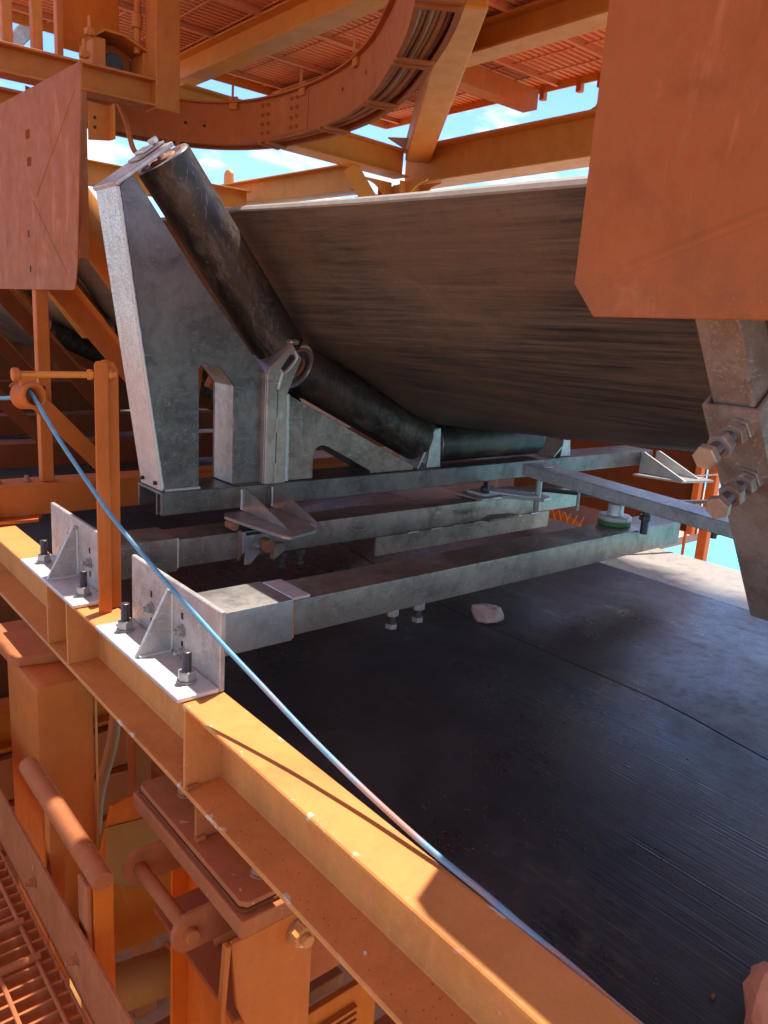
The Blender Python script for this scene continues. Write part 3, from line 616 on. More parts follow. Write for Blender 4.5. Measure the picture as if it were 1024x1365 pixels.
# ---------------------------------------------------------------- lifting arm, jack, leg
ar = thing('lifting_arm', 'galvanised square arm lying lengthwise across the tubes at the right', 'arm', (2.46, 1.5, 0.2))
bm = bmesh.new()
p0 = Vector((2.40, 1.945, 0.222)); p1 = Vector((2.40, 0.70, 0.158)); wd, h = 0.13, 0.047
b_extr(bm, [p0, p0 + Vector((wd, 0, 0)), p0 + Vector((wd, 0, h)), p0 + Vector((0, 0, h))], [p1, p1 + Vector((wd, 0, 0)), p1 + Vector((wd, 0, h)), p1 + Vector((0, 0, h))])
obj('tube', bm, 'galvmid', ar, 0.0025, False, 1)
cyl('plug', (2.46, 1.87, 0.265), (2.46, 1.87, 0.270), 0.022, 'galvbright', ar, 16)
cyl('guide_rod', (2.45, 1.70, 0.125), (2.45, 1.70, 0.21), 0.006, 'galv', ar, 10)
cyl('end_bolt', (2.47, 1.42, 0.10), (2.47, 1.42, 0.198), 0.014, 'thread', ar, 12); hexnut('nut', (2.47, 1.42, 0.150), (0, 0, 1), 0.04, 0.02, 'thread', ar)
cyl('end_bolt', (2.46, 1.16, 0.15), (2.46, 1.16, 0.19), 0.010, 'thread', ar, 12)
jk = thing('jack', 'round flat jack with a green base ring standing on the near cross tube', 'jack', (2.44, 1.53, 0.11))
lathe('base_ring', (2.455, 1.535, 0.1108), (0, 0, 1), [(0, 0.058), (0.002, 0.060), (0.016, 0.060), (0.018, 0.057)], 'green', jk, 32)
lathe('disc', (2.455, 1.535, 0.1285), (0, 0, 1), [(0, 0.0585), (0.003, 0.060), (0.014, 0.060), (0.018, 0.056), (0.019, 0.030), (0.03, 0.028), (0.058, 0.028)], 'galvbright', jk, 32)
hs = thing('black_hose', 'thin black hose hanging along the arm at the right', 'hose', (3.3, 1.9, 0.1))
sweep('sheath', spline([(2.62, 2.04, 0.13), (2.9, 1.85, 0.11), (3.3, 1.7, 0.08), (3.8, 1.6, 0.08), (4.15, 1.5, 0.1)], 6), 0.010, 'darkrub', hs, 8)
sweep('wire', spline([(3.7, 1.9, 0.135), (3.95, 1.85, 0.14), (4.17, 1.84, 0.15)], 4), 0.004, 'galv', hs, 6)

lg = thing('telescopic_leg', 'dusty telescoping square leg with two long locking bolts, below the right guard plate', 'leg', (1.4, 0.61, 0.3))
LD = Vector((0.615, 0, -0.788)); LN = Vector((0.788, 0, 0.615)); LA = Vector((1.279, 0, 0.6615))
MT['legsteel'] = galv('dusty_leg_steel', (0.40, 0.33, 0.28), (0.17, 0.13, 0.105), 0.4, 0.48, 0.8, 0.5, 1.3)
def leg_tube(nm, t0, t1, y0, y1, n0, n1, wall, bev):
    def pt(t, y, n): return LA + LD * t + LN * n + Vector((0, y, 0))
    bm = bmesh.new(); R = []
    for t in (t0, t1):
        for q in (0, wall): R.append([bm.verts.new(pt(t, a, b_)) for a, b_ in ((y0 + q, n0 + q), (y1 - q, n0 + q), (y1 - q, n1 - q), (y0 + q, n1 - q))])
    A, Ai, B, Bi = R
    for k in range(4):
        q = (k + 1) % 4
        bm.faces.new((A[k], A[q], B[q], B[k])); bm.faces.new((Ai[q], Ai[k], Bi[k], Bi[q])); bm.faces.new((A[q], A[k], Ai[k], Ai[q])); bm.faces.new((B[k], B[q], Bi[q], Bi[k]))
    return obj(nm, bm, 'legsteel', lg, bev, True, 2)
leg_tube('outer_tube', 0.0, 0.58, 0.564, 0.663, 0.0, 0.100, 0.008, 0.007)
leg_tube('inner_tube', -0.26, 0.14, 0.577, 0.650, 0.014, 0.086, 0.007, 0.006)
BD = Vector((-0.93, -0.02, -0.36)).normalized()
for k, f in ((0, 0.042), (1, 0.156)):
    base = LA + LD * f + Vector((0, 0.600, 0)) - LN * 0.001
    hexnut('welded_nut', base - BD * 0.004, BD, 0.043, 0.019, 'legsteel', lg, 0.2)
    s = stud(lg, base + BD * 0.012, BD, 0.0125, 0.100, 0.040, 0.020, 'legsteel', 'thread', False, 0.4 + k, 0, 'locking_bolt')
    hexnut('nut', base + BD * 0.058, BD, 0.039, 0.021, 'legsteel', s, 0.9 - k * 0.4)
    hexnut('bolt_head', base + BD * 0.107, BD, 0.037, 0.017, 'tan', s, 0.1 + k * 0.6)
for t in (-0.20, -0.05): sweep('weld_lump', [LA + LD * (t + 0.008 * i) + LN * (0.012) + Vector((0, 0.579 + 0.002 * math.sin(i * 2.1), 0)) for i in range(7)], 0.005, 'legsteel', lg, 8)

# ---------------------------------------------------------------- dust guard plates
def guard(label, poly, x, creases, holes):
    t = thing('guard_plate', label, 'guard plate', (x, poly[0][0], poly[0][1]), 'orange guard plates beside the belt')
    prism('plate', poly, 'x', x, x + 0.005, 'guard', t, 0.0015)
    for (a, b2, wdt) in creases:      # pressed cross-break
        a = Vector((x - 0.0005, *a)); b2 = Vector((x - 0.0005, *b2)); d = (b2 - a).normalized(); s = Vector((0, -d.z, d.y))
        bm = bmesh.new(); v = [bm.verts.new(p) for p in (a, a + d * 0.02 + s * wdt, b2 + s * wdt, b2, b2 - s * wdt, a + d * 0.02 - s * wdt)]
        m = [bm.verts.new(a + d * 0.025 - Vector((0.0016, 0, 0))), bm.verts.new(b2 - Vector((0.0016, 0, 0)))]
        bm.faces.new((v[0], v[1], m[0])); bm.faces.new((v[1], v[2], m[1], m[0])); bm.faces.new((v[2], v[3], m[1])); bm.faces.new((v[3], v[4], m[1])); bm.faces.new((v[4], v[5], m[0], m[1])); bm.faces.new((v[5], v[0], m[0]))
        obj('crease', bm, 'guard', t, 0, False)
    for y, z in holes:
        prism('slot', [(y - 0.006, z - 0.011), (y + 0.006, z - 0.011), (y + 0.006, z + 0.011), (y - 0.006, z + 0.011)], 'x', x - 0.0012, x + 0.001, 'hole', t, 0.001)
    return t
gl = guard('large orange sheet guard with slanted top edge, on a post at the left', [(2.494, 0.806), (2.474, 0.812), (2.448, 0.886), (2.379, 1.408), (2.386, 1.422), (3.22, 1.441), (3.32, 1.38), (3.32, 0.807)], 0.84,
      [((2.53, 0.845), (2.86, 1.09), 0.005), ((2.43, 1.36), (2.82, 1.10), 0.004)], [(2.915, 0.99), (2.91, 0.875)])
for y, z in ((2.885, 1.30), (2.88, 1.215)):
    for k in range(4): weldbead('weld_mark', (0.8385, y - 0.016 + k * 0.011, z - 0.014), (0.8385, y - 0.016 + k * 0.011, z + 0.014), 0.0014, gl, 'guard')
box('return_lip', 0.845, 0.875, 2.44, 2.446, 0.90, 1.36, 'guard', gl, 0.001)
gr = guard('big near orange guard plate with a chamfered corner, filling the upper right', [(0.7875, 0.842), (0.744, 0.792), (0.12, 0.80), (0.12, 1.33), (0.755, 1.33), (0.7845, 1.30)], 1.05, [((0.718, 0.857), (0.44, 0.951), 0.008)], [])
bar('hanger', (1.08, 0.60, 1.02), (1.2, 0.62, 0.95), rect(0.05, 0.008), 'orange', gr, 0.001)
gp = thing('guard_post', 'slim orange flat post holding up the left guard plate', 'post', (0.86, 2.9, 0.12))
box('flat_post', 0.8455, 0.888, 2.885, 2.925, 0.131, 1.3, 'orange', gp, 0.002)
for z in (0.47, 0.37): prism('slot', [(0.860, z - 0.008), (0.866, z - 0.008), (0.866, z + 0.008), (0.860, z + 0.008)], 'y', 2.8835, 2.8855, 'hole', gp, 0)

# ---------------------------------------------------------------- pull cord and its bracket
pc = thing('cord_post', 'orange angle post with a rod and ring that guides the blue rope', 'post', (0.72, 1.85, 0.0))
prism('angle_post', [(0.667, 0.0), (0.700, 0.0), (0.700, 0.628), (0.690, 0.636), (0.672, 0.634), (0.667, 0.626)], 'y', 1.845, 1.851, 'orange', pc, 0.0015)
prism('post_leaf', [(0.7005, 0.0), (0.7345, 0.0), (0.7345, 0.612), (0.724, 0.630), (0.7005, 0.638)], 'y', 1.87, 1.876, 'orange', pc, 0.0015)
box('post_web', 0.694, 0.7, 1.8515, 1.8755, 0.0, 0.636, 'orange', pc, 0.001)
cyl('rod', (0.500, 1.858, 0.600), (0.722, 1.858, 0.602), 0.0078, 'yellow', pc, 14)
for x in (0.655, 0.701): hexnut('nut', (x, 1.858, 0.602), (1, 0, 0), 0.022, 0.011, 'yellow', pc, 0.5)
cyl('rod_end', (0.488, 1.858, 0.600), (0.503, 1.858, 0.600), 0.015, 'orange', pc, 16, 0.002)
bar('ring_strap', (0.521, 1.858, 0.608), (0.521, 1.858, 0.57), rect(0.034, 0.014), 'orange', pc, 0.003, (0, 1, 0))
RC = Vector((0.523, 1.86, 0.552)); rd = Vector((0.34, -1, 0.12)).normalized()
lathe('ring', RC - rd * 0.028, rd, [(0, 0.022), (0, 0.028), (0.002, 0.030), (0.048, 0.030), (0.050, 0.028), (0.050, 0.023), (0.048, 0.0215), (0.004, 0.021)], 'orange', pc, 28)
rp_ = [(0.30, 2.75, 0.475), (0.42, 2.25, 0.51), (0.505, 1.93, 0.540), (0.515, 1.90, 0.558)]
ROPE_NEAR = [(0.525, 1.870, 0.564), (0.534, 1.836, 0.537), (0.554, 1.777, 0.473), (0.573, 1.716, 0.418), (0.591, 1.653, 0.366), (0.607, 1.590, 0.320), (0.628, 1.495, 0.266), (0.647, 1.398, 0.218), (0.662, 1.306, 0.181), (0.675, 1.214, 0.146), (0.689, 1.098, 0.108), (0.700, 0.991, 0.075), (0.708, 0.892, 0.051), (0.715, 0.800, 0.032), (0.721, 0.700, 0.017), (0.725, 0.640, 0.010), (0.728, 0.575, 0.006), (0.731, 0.505, -0.001), (0.734, 0.434, -0.006), (0.737, 0.339, -0.015), (0.757, 0.1, -0.04), (0.76, -0.3, -0.05)]
o = sweep('pull_rope', spline(rp_ + ROPE_NEAR, 7), 0.0047, 'rope', None, 12)
tag(o, 'blue plastic-sheathed rope hanging from the ring and running down along the stringer', 'rope')

# ---------------------------------------------------------------- orange idler frames behind
MT['orangeroll'] = paint('orange_roller_paint', (0.52, 0.20, 0.03), (0.30, 0.10, 0.03), 0.7, 0.45, 0.0, 1.0, 0.2)
def idler(y, dx, label, rl, pm):
    t = thing('idler_frame', label, 'frame', (0.7, y, 0.0), 'orange roller frames behind the galvanised one')
    X = lambda v: v + dx
    prism('cross_channel', [(y, 0.018), (y + 0.008, 0.018), (y + 0.008, 0.122), (y + 0.13, 0.122), (y + 0.13, 0.018), (y + 0.138, 0.018), (y + 0.138, 0.130), (y, 0.130)], 'x', 0.64, 3.3, pm, t, 0.002)
    prism('foot_plate', [(0.60, y - 0.04), (0.80, y - 0.05), (0.83, y + 0.0), (0.83, y + 0.14), (0.76, y + 0.2), (0.60, y + 0.2)], 'z', 0.004, 0.0175, pm, t, 0.002)
    stud(t, (0.665, y - 0.02, 0.018), (0, 0, 1), 0.010, 0.055, 0.034, 0.02, 'rustbolt', 'rustbolt')
    for x in (0.70, 0.80): smallbolt(t, (x, y + 0.065, 0.130), (0, 0, 1), 0.024, 'rustbolt')
    # wing angle parallel to the roller, tall outer post, brace
    bar('wing_angle', (X(0.91), y + 0.12, 0.925), (X(1.48), y + 0.12, 0.27), [(0, 0), (0, -0.075), (0.006, -0.075), (0.006, -0.006), (0.07, -0.006), (0.07, 0)], pm, t, 0.001)
    bar('brace', (X(0.765), y + 0.02, 0.50), (X(1.10), y + 0.02, 0.14), rect(0.006, 0.062), pm, t, 0.001)
    bar('brace', (X(1.40), y + 0.05, 0.131), (X(1.46), y + 0.05, 0.62), rect(0.05, 0.05), pm, t, 0.002)
    bar('brace', (X(1.52), y + 0.06, 0.50), (X(2.1), y + 0.06, 0.24), rect(0.05, 0.05), pm, t, 0.002)
    P0 = Vector((X(1.02), y + 0.24, 1.17)); P1 = Vector((X(1.43), y + 0.24, 0.66))
    return t, (P0, P1)
specs = [(2.85, 0.0, 'nearest orange roller frame, its cross channel bolted to the stringer behind the left guard post'),
         (3.75, 0.02, 'middle orange roller frame with diagonal struts in the shade under the belt'),
         (4.75, 0.02, 'farthest orange roller frame, deep in the shade at the left edge')]
rlab = ['orange sunlit roller with a black shadow band, left of the galvanised frame', 'dark orange roller low at the left behind the guard post', 'farthest dark roller glimpsed at the left edge']
rlab2 = ['inner dark roller of the nearest orange frame, under the belt', 'inner dark roller of the middle orange frame, under the belt', 'inner dark roller of the farthest orange frame, under the belt']
for (y, dx, lb), l1, l2 in zip(specs, rlab, rlab2):
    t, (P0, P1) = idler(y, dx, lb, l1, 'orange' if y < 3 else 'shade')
    roller(P0, P1, 0.08, l1, 'orangeroll', 'rollers of the orange frames', 'orange')
    roller(P1 + Vector((0.06, 0, -0.05)), P1 + Vector((0.62, 0, -0.32)), 0.076, l2, 'roller', 'rollers of the orange frames', 'orange')

# rail under the belt further back and far-side members seen through the gaps
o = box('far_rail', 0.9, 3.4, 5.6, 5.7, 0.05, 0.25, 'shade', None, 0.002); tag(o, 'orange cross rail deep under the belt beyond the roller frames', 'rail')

# ---------------------------------------------------------------- upper platform
pf = thing('overhead_platform', 'overhead orange grating platform on beams, seen from below', 'platform', (3.0, 4.5, 2.8))
bm = bmesh.new(); b_box(bm, 1.75, 5.44, 2.4, 6.64, 2.842, 2.85); obj('deck_sheet', bm, 'floor', pf)
def bars(name, n, mk, step, parent, mat):
    o = mk(); out = [o]
    for i in range(1, n):
        c = o.copy(); COL.objects.link(c); c.location = Vector(o.location) + Vector(step) * i; out.append(c)
    return out
bars('bearing_bar', 70, lambda: box('bearing_bar', 1.75, 5.43, 2.42, 2.447, 2.814, 2.8415, 'floor', pf, 0), (0, 0.06, 0), pf, 'floor')
bars('cross_rod', 12, lambda: box('cross_rod', 1.78, 1.79, 2.4, 6.63, 2.806, 2.8135, 'floor', pf, 0), (0.31, 0, 0), pf, 'floor')
bars('joist', 7, lambda: bar('joist', (1.75, 2.5, 2.775), (5.43, 2.5, 2.775), angle_prof(0.03, 0.04, 0.006), 'floor', pf, 0), (0, 0.66, 0), pf, 'floor')
box('edge_angle', 5.4305, 5.445, 2.4, 6.645, 2.755, 2.84, 'yellow', pf, 0.002)
box('edge_angle', 1.75, 5.43, 6.641, 6.655, 2.755, 2.84, 'yellow', pf, 0.002)
for x, y in ((5.40, 6.2), (5.40, 4.75), (5.40, 4.62), (5.40, 4.25), (5.40, 4.05)):
    box('clip', x + 0.02, x + 0.07, y - 0.025, y + 0.025, 2.70, 2.80, 'orange', pf, 0.004)
MT['rodspare'] = MT['floor']
def fbeam(name, p0, p1, wd, h, label, mat='yellow', g='beams carrying the overhead platform'):
    o = bar(name, p0, p1, ibeam(wd, h, 0.014, 0.010), mat, None, 0.002); return tag(o, label, 'beam', g)
fbeam('floor_beam', (3.10, 2.4, 2.69), (3.10, 6.63, 2.69), 0.17, 0.19, 'I-beam under the overhead grating left of the diagonal brace, running to the curved tray')
fbeam('floor_beam', (4.14, 2.4, 2.69), (4.14, 6.63, 2.69), 0.19, 0.19, 'I-beam under the overhead grating right of the diagonal brace, reaching the guard plate')
o = bar('outrigger_beam', (4.24, 4.62, 2.66), (5.30, 4.62, 2.66), rect(0.15, 0.15), 'orange', None, 0.003); tag(o, 'short square orange outrigger ending against the blue sky', 'beam')
# node frame of the truss
g2 = 'truss beams against the sky'
fbeam('truss_beam', (5.4, 0.5, 2.34), (5.4, 6.26, 2.31), 0.30, 0.34, 'long orange truss beam against blue sky at the upper right', 'yellow', g2)
fbeam('truss_beam', (2.9, 6.12, 2.37), (5.24, 6.12, 2.32), 0.22, 0.24, 'orange truss beam emerging below the curved tray to meet the diagonal brace', 'yellow', g2)
fbeam('truss_beam', (4.9, 6.35, 2.17), (4.9, 9.6, 2.21), 0.22, 0.25, 'orange truss beam above the belt edge, left of the node, in front of white cloud', 'yellow', g2)
fbeam('truss_beam', (1.2, 8.3, 2.09), (4.78, 8.3, 2.08), 0.2, 0.22, 'pale orange truss beam seen through the gap right of the left guard plate', 'yellow', g2)
fbeam('truss_beam', (4.9, 6.35, 1.88), (4.9, 9.6, 1.86), 0.16, 0.14, 'lower orange truss beam just above the belt edge', 'yellow', g2)
nd = thing('truss_column', 'orange column with curved haunch plates below the truss node', 'column', (5.2, 6.1, -2.0))
bar('shaft', (5.22, 6.08, -9.0), (5.22, 6.08, 2.135), ibeam(0.34, 0.34, 0.018, 0.014), 'yellow', nd, 0.002, (0, 1, 0))
def haunch(ax, a0, s, zt, d0, d1, r=0.30):
    pts = [(a0, zt), (a0 + s * (r + 0.04), zt)] + [(a0 + s * (r + 0.02) - s * r * math.sin(q), zt - 0.02 - r + r * math.cos(q)) for q in [i * PI / 16 for i in range(9)]] + [(a0, zt - 0.02 - r)]
    return prism('haunch', pts, ax, d0, d1, 'yellow', nd, 0.002)
haunch('x', 5.96, -1, 2.134, 5.30, 5.32); haunch('x', 5.96, -1, 2.134, 5.12, 5.14)
haunch('y', 5.085, -1, 2.134, 6.08, 6.10); haunch('x', 6.235, 1, 2.034, 5.02, 5.04)
bar('knee', (5.02, 6.0, 1.66), (4.60, 6.12, 2.20), rect(0.012, 0.16), 'yellow', nd, 0.002)
kn = prism('knee_plate', [(3.75, 2.515), (4.10, 2.515), (4.02, 2.545), (3.955, 2.63), (3.93, 2.752), (3.75, 2.752)], 'x', 5.36, 5.38, 'yellow', None, 0.002); tag(kn, 'curved orange knee plate standing on the truss beam beside the guard plate', 'plate')
dg = thing('diagonal_brace', 'wide square orange brace slanting up from the truss node', 'brace', (5.3, 6.0, 2.45))
bar('tube', (5.32, 6.0, 2.46), (3.55, 3.65, 2.74), rect(0.24, 0.24), 'yellow', dg, 0.012)
prism('node_plate', [(4.95, 6.02), (5.10, 5.85), (5.50, 5.70), (5.55, 5.95), (5.3, 6.2)], 'z', 2.492, 2.505, 'yellow', dg, 0.002)
lu_ = prism('lug', [(8.80, 2.325), (9.0, 2.325), (8.99, 2.46), (8.95, 2.50), (8.88, 2.50), (8.82, 2.46)], 'x', 4.86, 4.90, 'yellow', None, 0.004); tag(lu_, 'small round-topped orange lug standing on the truss beam', 'lug')
o = bar('slanting_plate', (3.95, 8.45, 2.42), (4.50, 8.45, 2.10), rect(0.10, 0.10), 'yellow', None, 0.003); tag(o, 'orange slanting plate just behind the black roller against the cloud', 'plate')

# ---------------------------------------------------------------- curved tray
ct = thing('cable_tray', 'curved orange cable tray sweeping round overhead with cables in its bed', 'cable tray', (3.0, 5.0, 2.0))
INN = spline([(1.75, 5.52, 2.0), (2.06, 5.70, 2.0), (2.30, 5.79, 2.0), (2.60, 5.76, 2.0), (2.90, 5.58, 2.0), (3.08, 5.22, 2.0), (3.12, 4.70, 2.0), (3.06, 4.22, 2.0), (2.95, 3.86, 2.0), (2.79, 3.50, 2.0), (2.44, 2.90, 2.0), (2.18, 2.54, 2.0), (1.90, 2.20, 2.0)], 8)
def offs(pts, d):
    o = []
    for i, p in enumerate(pts):
        t = (pts[min(i + 1, len(pts) - 1)] - pts[max(i - 1, 0)]).normalized(); o.append(p + Vector((-t.y, t.x, 0)) * d)   # positive: outside the bend
    return o
OUTW = 0.19
def wall_sheet(nm, pts, z0, z1, th, sgn=1):
    q = offs(pts, th * sgn); bm = bmesh.new(); R = []
    for a, b_ in zip(pts, q): R.append([bm.verts.new((a.x, a.y, z0)), bm.verts.new((b_.x, b_.y, z0)), bm.verts.new((b_.x, b_.y, z1)), bm.verts.new((a.x, a.y, z1))])
    for A, B in zip(R, R[1:]):
        for k in range(4): bm.faces.new((A[k], A[(k + 1) % 4], B[(k + 1) % 4], B[k]))
    bm.faces.new(R[0][::-1]); bm.faces.new(R[-1]); return obj(nm, bm, 'tray', ct, 0, True)
def flat_strip(nm, pts, d0, d1, z0, z1):
    a = offs(pts, d0); c = offs(pts, d1); bm = bmesh.new(); R = []
    for p, q in zip(a, c): R.append([bm.verts.new((p.x, p.y, z0)), bm.verts.new((q.x, q.y, z0)), bm.verts.new((q.x, q.y, z1)), bm.verts.new((p.x, p.y, z1))])
    for A, B in zip(R, R[1:]):
        for k in range(4): bm.faces.new((A[k], A[(k + 1) % 4], B[(k + 1) % 4], B[k]))
    bm.faces.new(R[0][::-1]); bm.faces.new(R[-1]); return obj(nm, bm, 'tray', ct, 0, True)
sgn = 1 if offs(INN, 0.2)[len(INN) // 2].x > INN[len(INN) // 2].x else -1
wall_sheet('inner_rail', INN, 2.0, 2.27, 0.008, sgn)
wall_sheet('outer_rail', offs(INN, sgn * OUTW), 2.0, 2.12, 0.008, sgn)
flat_strip('top_lip', INN, -0.03 * sgn, 0.012 * sgn, 2.2705, 2.282)
flat_strip('bottom_lip', INN, 0.0085 * sgn, 0.024 * sgn, 2.0, 2.008)
flat_strip('bottom_lip', INN, (OUTW - 0.02) * sgn, (OUTW - 0.0005) * sgn, 2.0, 2.008)
flat_strip('tray_cover', INN, 0.01 * sgn, (OUTW + 0.01) * sgn, 2.075, 2.081)
for k in range(6):
    sweep('cable', [(p.x, p.y, 2.035 + 0.010 * (k % 2)) for p in offs(INN, sgn * (0.030 + 0.0262 * k))], 0.0135, 'cable', ct, 8)
acc = 0.0; nxt = 0.25
for i in range(1, len(INN)):
    acc += (INN[i] - INN[i - 1]).length
    if acc > nxt:
        nxt += 0.72; a = INN[i]; c = offs(INN, sgn * OUTW)[i]; d = (c - a); tg = (INN[i] - INN[i - 1]).normalized()
        for s_ in (-0.035, 0.035):
            bar('rung', (a.x + tg.x * s_, a.y + tg.y * s_, 1.992), (c.x + tg.x * s_, c.y + tg.y * s_, 1.992), rect(0.028, 0.015), 'tray', ct, 0.001)
def on_face(i, z, dd=0.0):
    p = INN[i]; t = (INN[min(i + 1, len(INN) - 1)] - INN[i - 1]).normalized(); n = Vector((-t.y, t.x, 0)) * -sgn
    return Vector((p.x, p.y, z)) + n * dd, n, t
i0 = min(range(len(INN)), key=lambda i: (INN[i] - Vector((3.11, 4.95, 2.0))).length)
p, n, t = on_face(i0, 2.135)
wall_sheet('splice_plate', [q - n * -0.001 + n * 0.004 for q in INN[i0 - 5:i0 + 6]], 2.015, 2.255, 0.005, sgn)
for du in (-3, -2, 2, 3):
    for z in (2.05, 2.11, 2.17, 2.23):
        p, n, t = on_face(i0 + du, z, 0.004); smallbolt(ct, p, n, 0.022, 'tray')
for du, z in ((-16, 2.13), (-13, 2.12), (13, 2.16), (22, 2.15)):
    p, n, t = on_face(max(2, i0 + du), z, 0.0); cyl('hole', p + n * 0.001, p - n * 0.004, 0.012, 'hole', ct, 12)
for du in (-8, 4, 18):
    p, n, t = on_face(i0 + du, 2.26, 0.012)
    bar('hook_clip', p - Vector((0, 0, 0.035)), p + Vector((0, 0, 0.05)), rect(0.07, 0.02), 'orange', ct, 0.003, (n.x, n.y, 0.01))
    cyl('clip_bolt', p + n * 0.012 + Vector((0, 0, 0.03)), p + n * 0.012 + Vector((0, 0, 0.12)), 0.009, 'orange', ct, 8)
cd = sweep('hanging_cable', spline([(2.04, 5.2, 2.08), (2.05, 5.05, 1.90), (2.06, 5.0, 1.78), (2.09, 5.0, 1.725), (2.15, 5.0, 1.73), (2.25, 5.02, 1.76), (2.4, 5.1, 1.80)], 6), 0.016, 'orange', None, 10)
tag(cd, 'short loop of orange-dusted cable hanging below the tray behind the roller top', 'cable')
lp = sweep('light_loop', spline([(4.35, 2.55, 2.66), (4.40, 2.60, 2.60), (4.52, 2.62, 2.58), (4.62, 2.58, 2.62), (4.64, 2.52, 2.68)], 6), 0.011, 'orange', None, 8)
tag(lp, 'thin cable loop hanging under the overhead grating at the top right', 'cable')

# ---------------------------------------------------------------- structure at the upper left
fbeam('hanger_beam', (0.3, 5.0, 2.03), (2.19, 5.0, 2.075), 0.15, 0.155, 'orange I-beam crossing the top left corner behind the guard plate', 'orange', 'hanger beams at the top left')
fbeam('hanger_beam', (0.3, 5.12, 1.83), (1.80, 5.12, 1.86), 0.15, 0.16, 'lower orange I-beam at the left edge above the guard plate', 'orange', 'hanger beams at the top left')
vp = thing('hanger_post', 'vertical orange channel post hanging down to the tray', 'post', (2.27, 5.0, 1.98))
prism('channel', [(2.19, 4.92), (2.345, 4.92), (2.345, 4.93), (2.205, 4.93), (2.205, 5.08), (2.19, 5.08)], 'z', 1.985, 3.6, 'orange', vp, 0.003)
ht = thing('bracket_stub', 'short orange channel stub with two holes hanging under the top left beam', 'bracket', (1.85, 4.98, 1.74))
prism('stub_web', [(1.79, 1.735), (1.925, 1.755), (1.925, 1.948), (1.79, 1.948)], 'y', 4.975, 4.985, 'orange', ht, 0.003)
box('stub_flange', 1.915, 1.927, 4.90, 4.9745, 1.755, 1.948, 'orange', ht, 0.003)
for z in (1.865, 1.812): cyl('hole', (1.83, 4.9738, z), (1.83, 4.98, z), 0.010, 'hole', ht, 12)
op = box('orange_panel', 1.78, 2.13, 5.34, 5.36, 2.30, 3.2, 'deep', None, 0.003); tag(op, 'flat bright orange panel at the top left corner', 'panel')
hb = thing('hood_box', 'small orange hooded box with dark opening below the flat panel', 'box', (2.0, 5.25, 2.16))
prism('hood', [(1.86, 2.335), (1.93, 2.385), (2.05, 2.385), (2.22, 2.325), (2.22, 2.312), (2.05, 2.370), (1.93, 2.370), (1.86, 2.32)], 'y', 5.05, 5.30, 'orange', hb, 0.002)
box('side_wall', 1.86, 1.935, 5.06, 5.30, 2.13, 2.33, 'orange', hb, 0.003); box('side_wall', 2.17, 2.21, 5.06, 5.30, 2.13, 2.318, 'orange', hb, 0.003)
box('back_wall', 1.94, 2.165, 5.26, 5.29, 2.13, 2.365, 'wall', hb, 0.002)
cyl('drum', (2.0, 5.10, 2.22), (2.0, 5.26, 2.22), 0.06, 'darkrub', hb, 18, 0.006)
for x, z in ((1.835, 2.37), (2.215, 2.35), (1.80, 2.24)): cyl('clip_bolt', (x, 5.04, z - 0.05), (x, 5.04, z + 0.05), 0.012, 'orange', hb, 10); box('clip', x - 0.02, x + 0.03, 5.03, 5.08, z - 0.045, z - 0.01, 'orange', hb, 0.003)
cp = thing('conduit', 'thin vertical orange conduit with fittings beside the flat panel', 'conduit', (2.17, 5.2, 2.3))
cyl('pipe', (2.145, 5.1, 2.31), (2.165, 5.1, 3.3), 0.022, 'orange', cp, 14); cyl('fitting', (2.145, 5.1, 2.45), (2.147, 5.1, 2.53), 0.034, 'orange', cp, 14, 0.004)
for i, x in enumerate((1.36, 1.52)):
    o = box('upright', x, x + 0.055, 5.06, 5.12, 2.115, 3.4, 'orange', None, 0.003); tag(o, ['leftmost slim orange upright at the top left corner, against the sky', 'second slim orange upright from the left, beside the flat panel'][i], 'post', 'slim uprights at the top left')
o = box('upright', 1.70, 1.735, 5.2, 5.26, 2.115, 3.4, 'orange', None, 0.003); tag(o, 'third slim orange upright, touching the flat panel edge', 'post', 'slim uprights at the top left')
o = bar('grey_strut', (1.75, 7.5, 2.45), (2.3, 7.5, 3.1), rect(0.12, 0.12), 'galvbeam', None, 0.01); tag(o, 'pale strut seen between the uprights in the top left corner', 'strut')

# ---------------------------------------------------------------- lower left: walkway, rail, column, bearing pedestal
wk = thing('walkway_grating', 'dusty orange walkway grating at the bottom left corner, partly sunlit', 'grating', (0.2, 1.8, -0.63))
bars('bearing_bar', 70, lambda: box('bearing_bar', -0.9, 0.412, 0.80, 0.806, -0.645, -0.602, 'dusty', wk, 0), (0, 0.0345, 0), wk, 'dusty')
for i, x in enumerate((0.3845, 0.311, 0.2375, 0.164, 0.09, 0.0165, -0.06, -0.13, -0.2)):
    cyl('cross_rod', (x, 0.80, -0.6025), (x, 3.2, -0.6025), 0.0048, 'dusty', wk, 8)
box('edge_bar', 0.4125, 0.4175, 0.78, 3.25, -0.634, -0.601, 'dusty', wk, 0.001)
for y, x0 in ((1.478, 0.30), (1.60, 0.32)): cyl('lock_rod', (-0.2, y, -0.596), (0.392, y - 0.004, -0.596), 0.0085, 'dusty', wk, 10)
tb = thing('toe_board', 'scratched orange toe board standing along the edge of the walkway grating', 'toe board', (0.43, 1.8, -0.6))
box('board', 0.4265, 0.4345, 0.5, 3.6, -0.612, -0.452, 'dusty', tb, 0.0015)
for y in (1.345, 1.62, 1.98, 2.3):
    smallbolt(tb, (0.4265, y, -0.525), (-1, 0, 0), 0.017, 'dusty'); 
hr = thing('guard_rail', 'round dusty handrail stub with a sunlit patch, on two flat posts at the left', 'rail', (0.47, 1.5, -0.9))
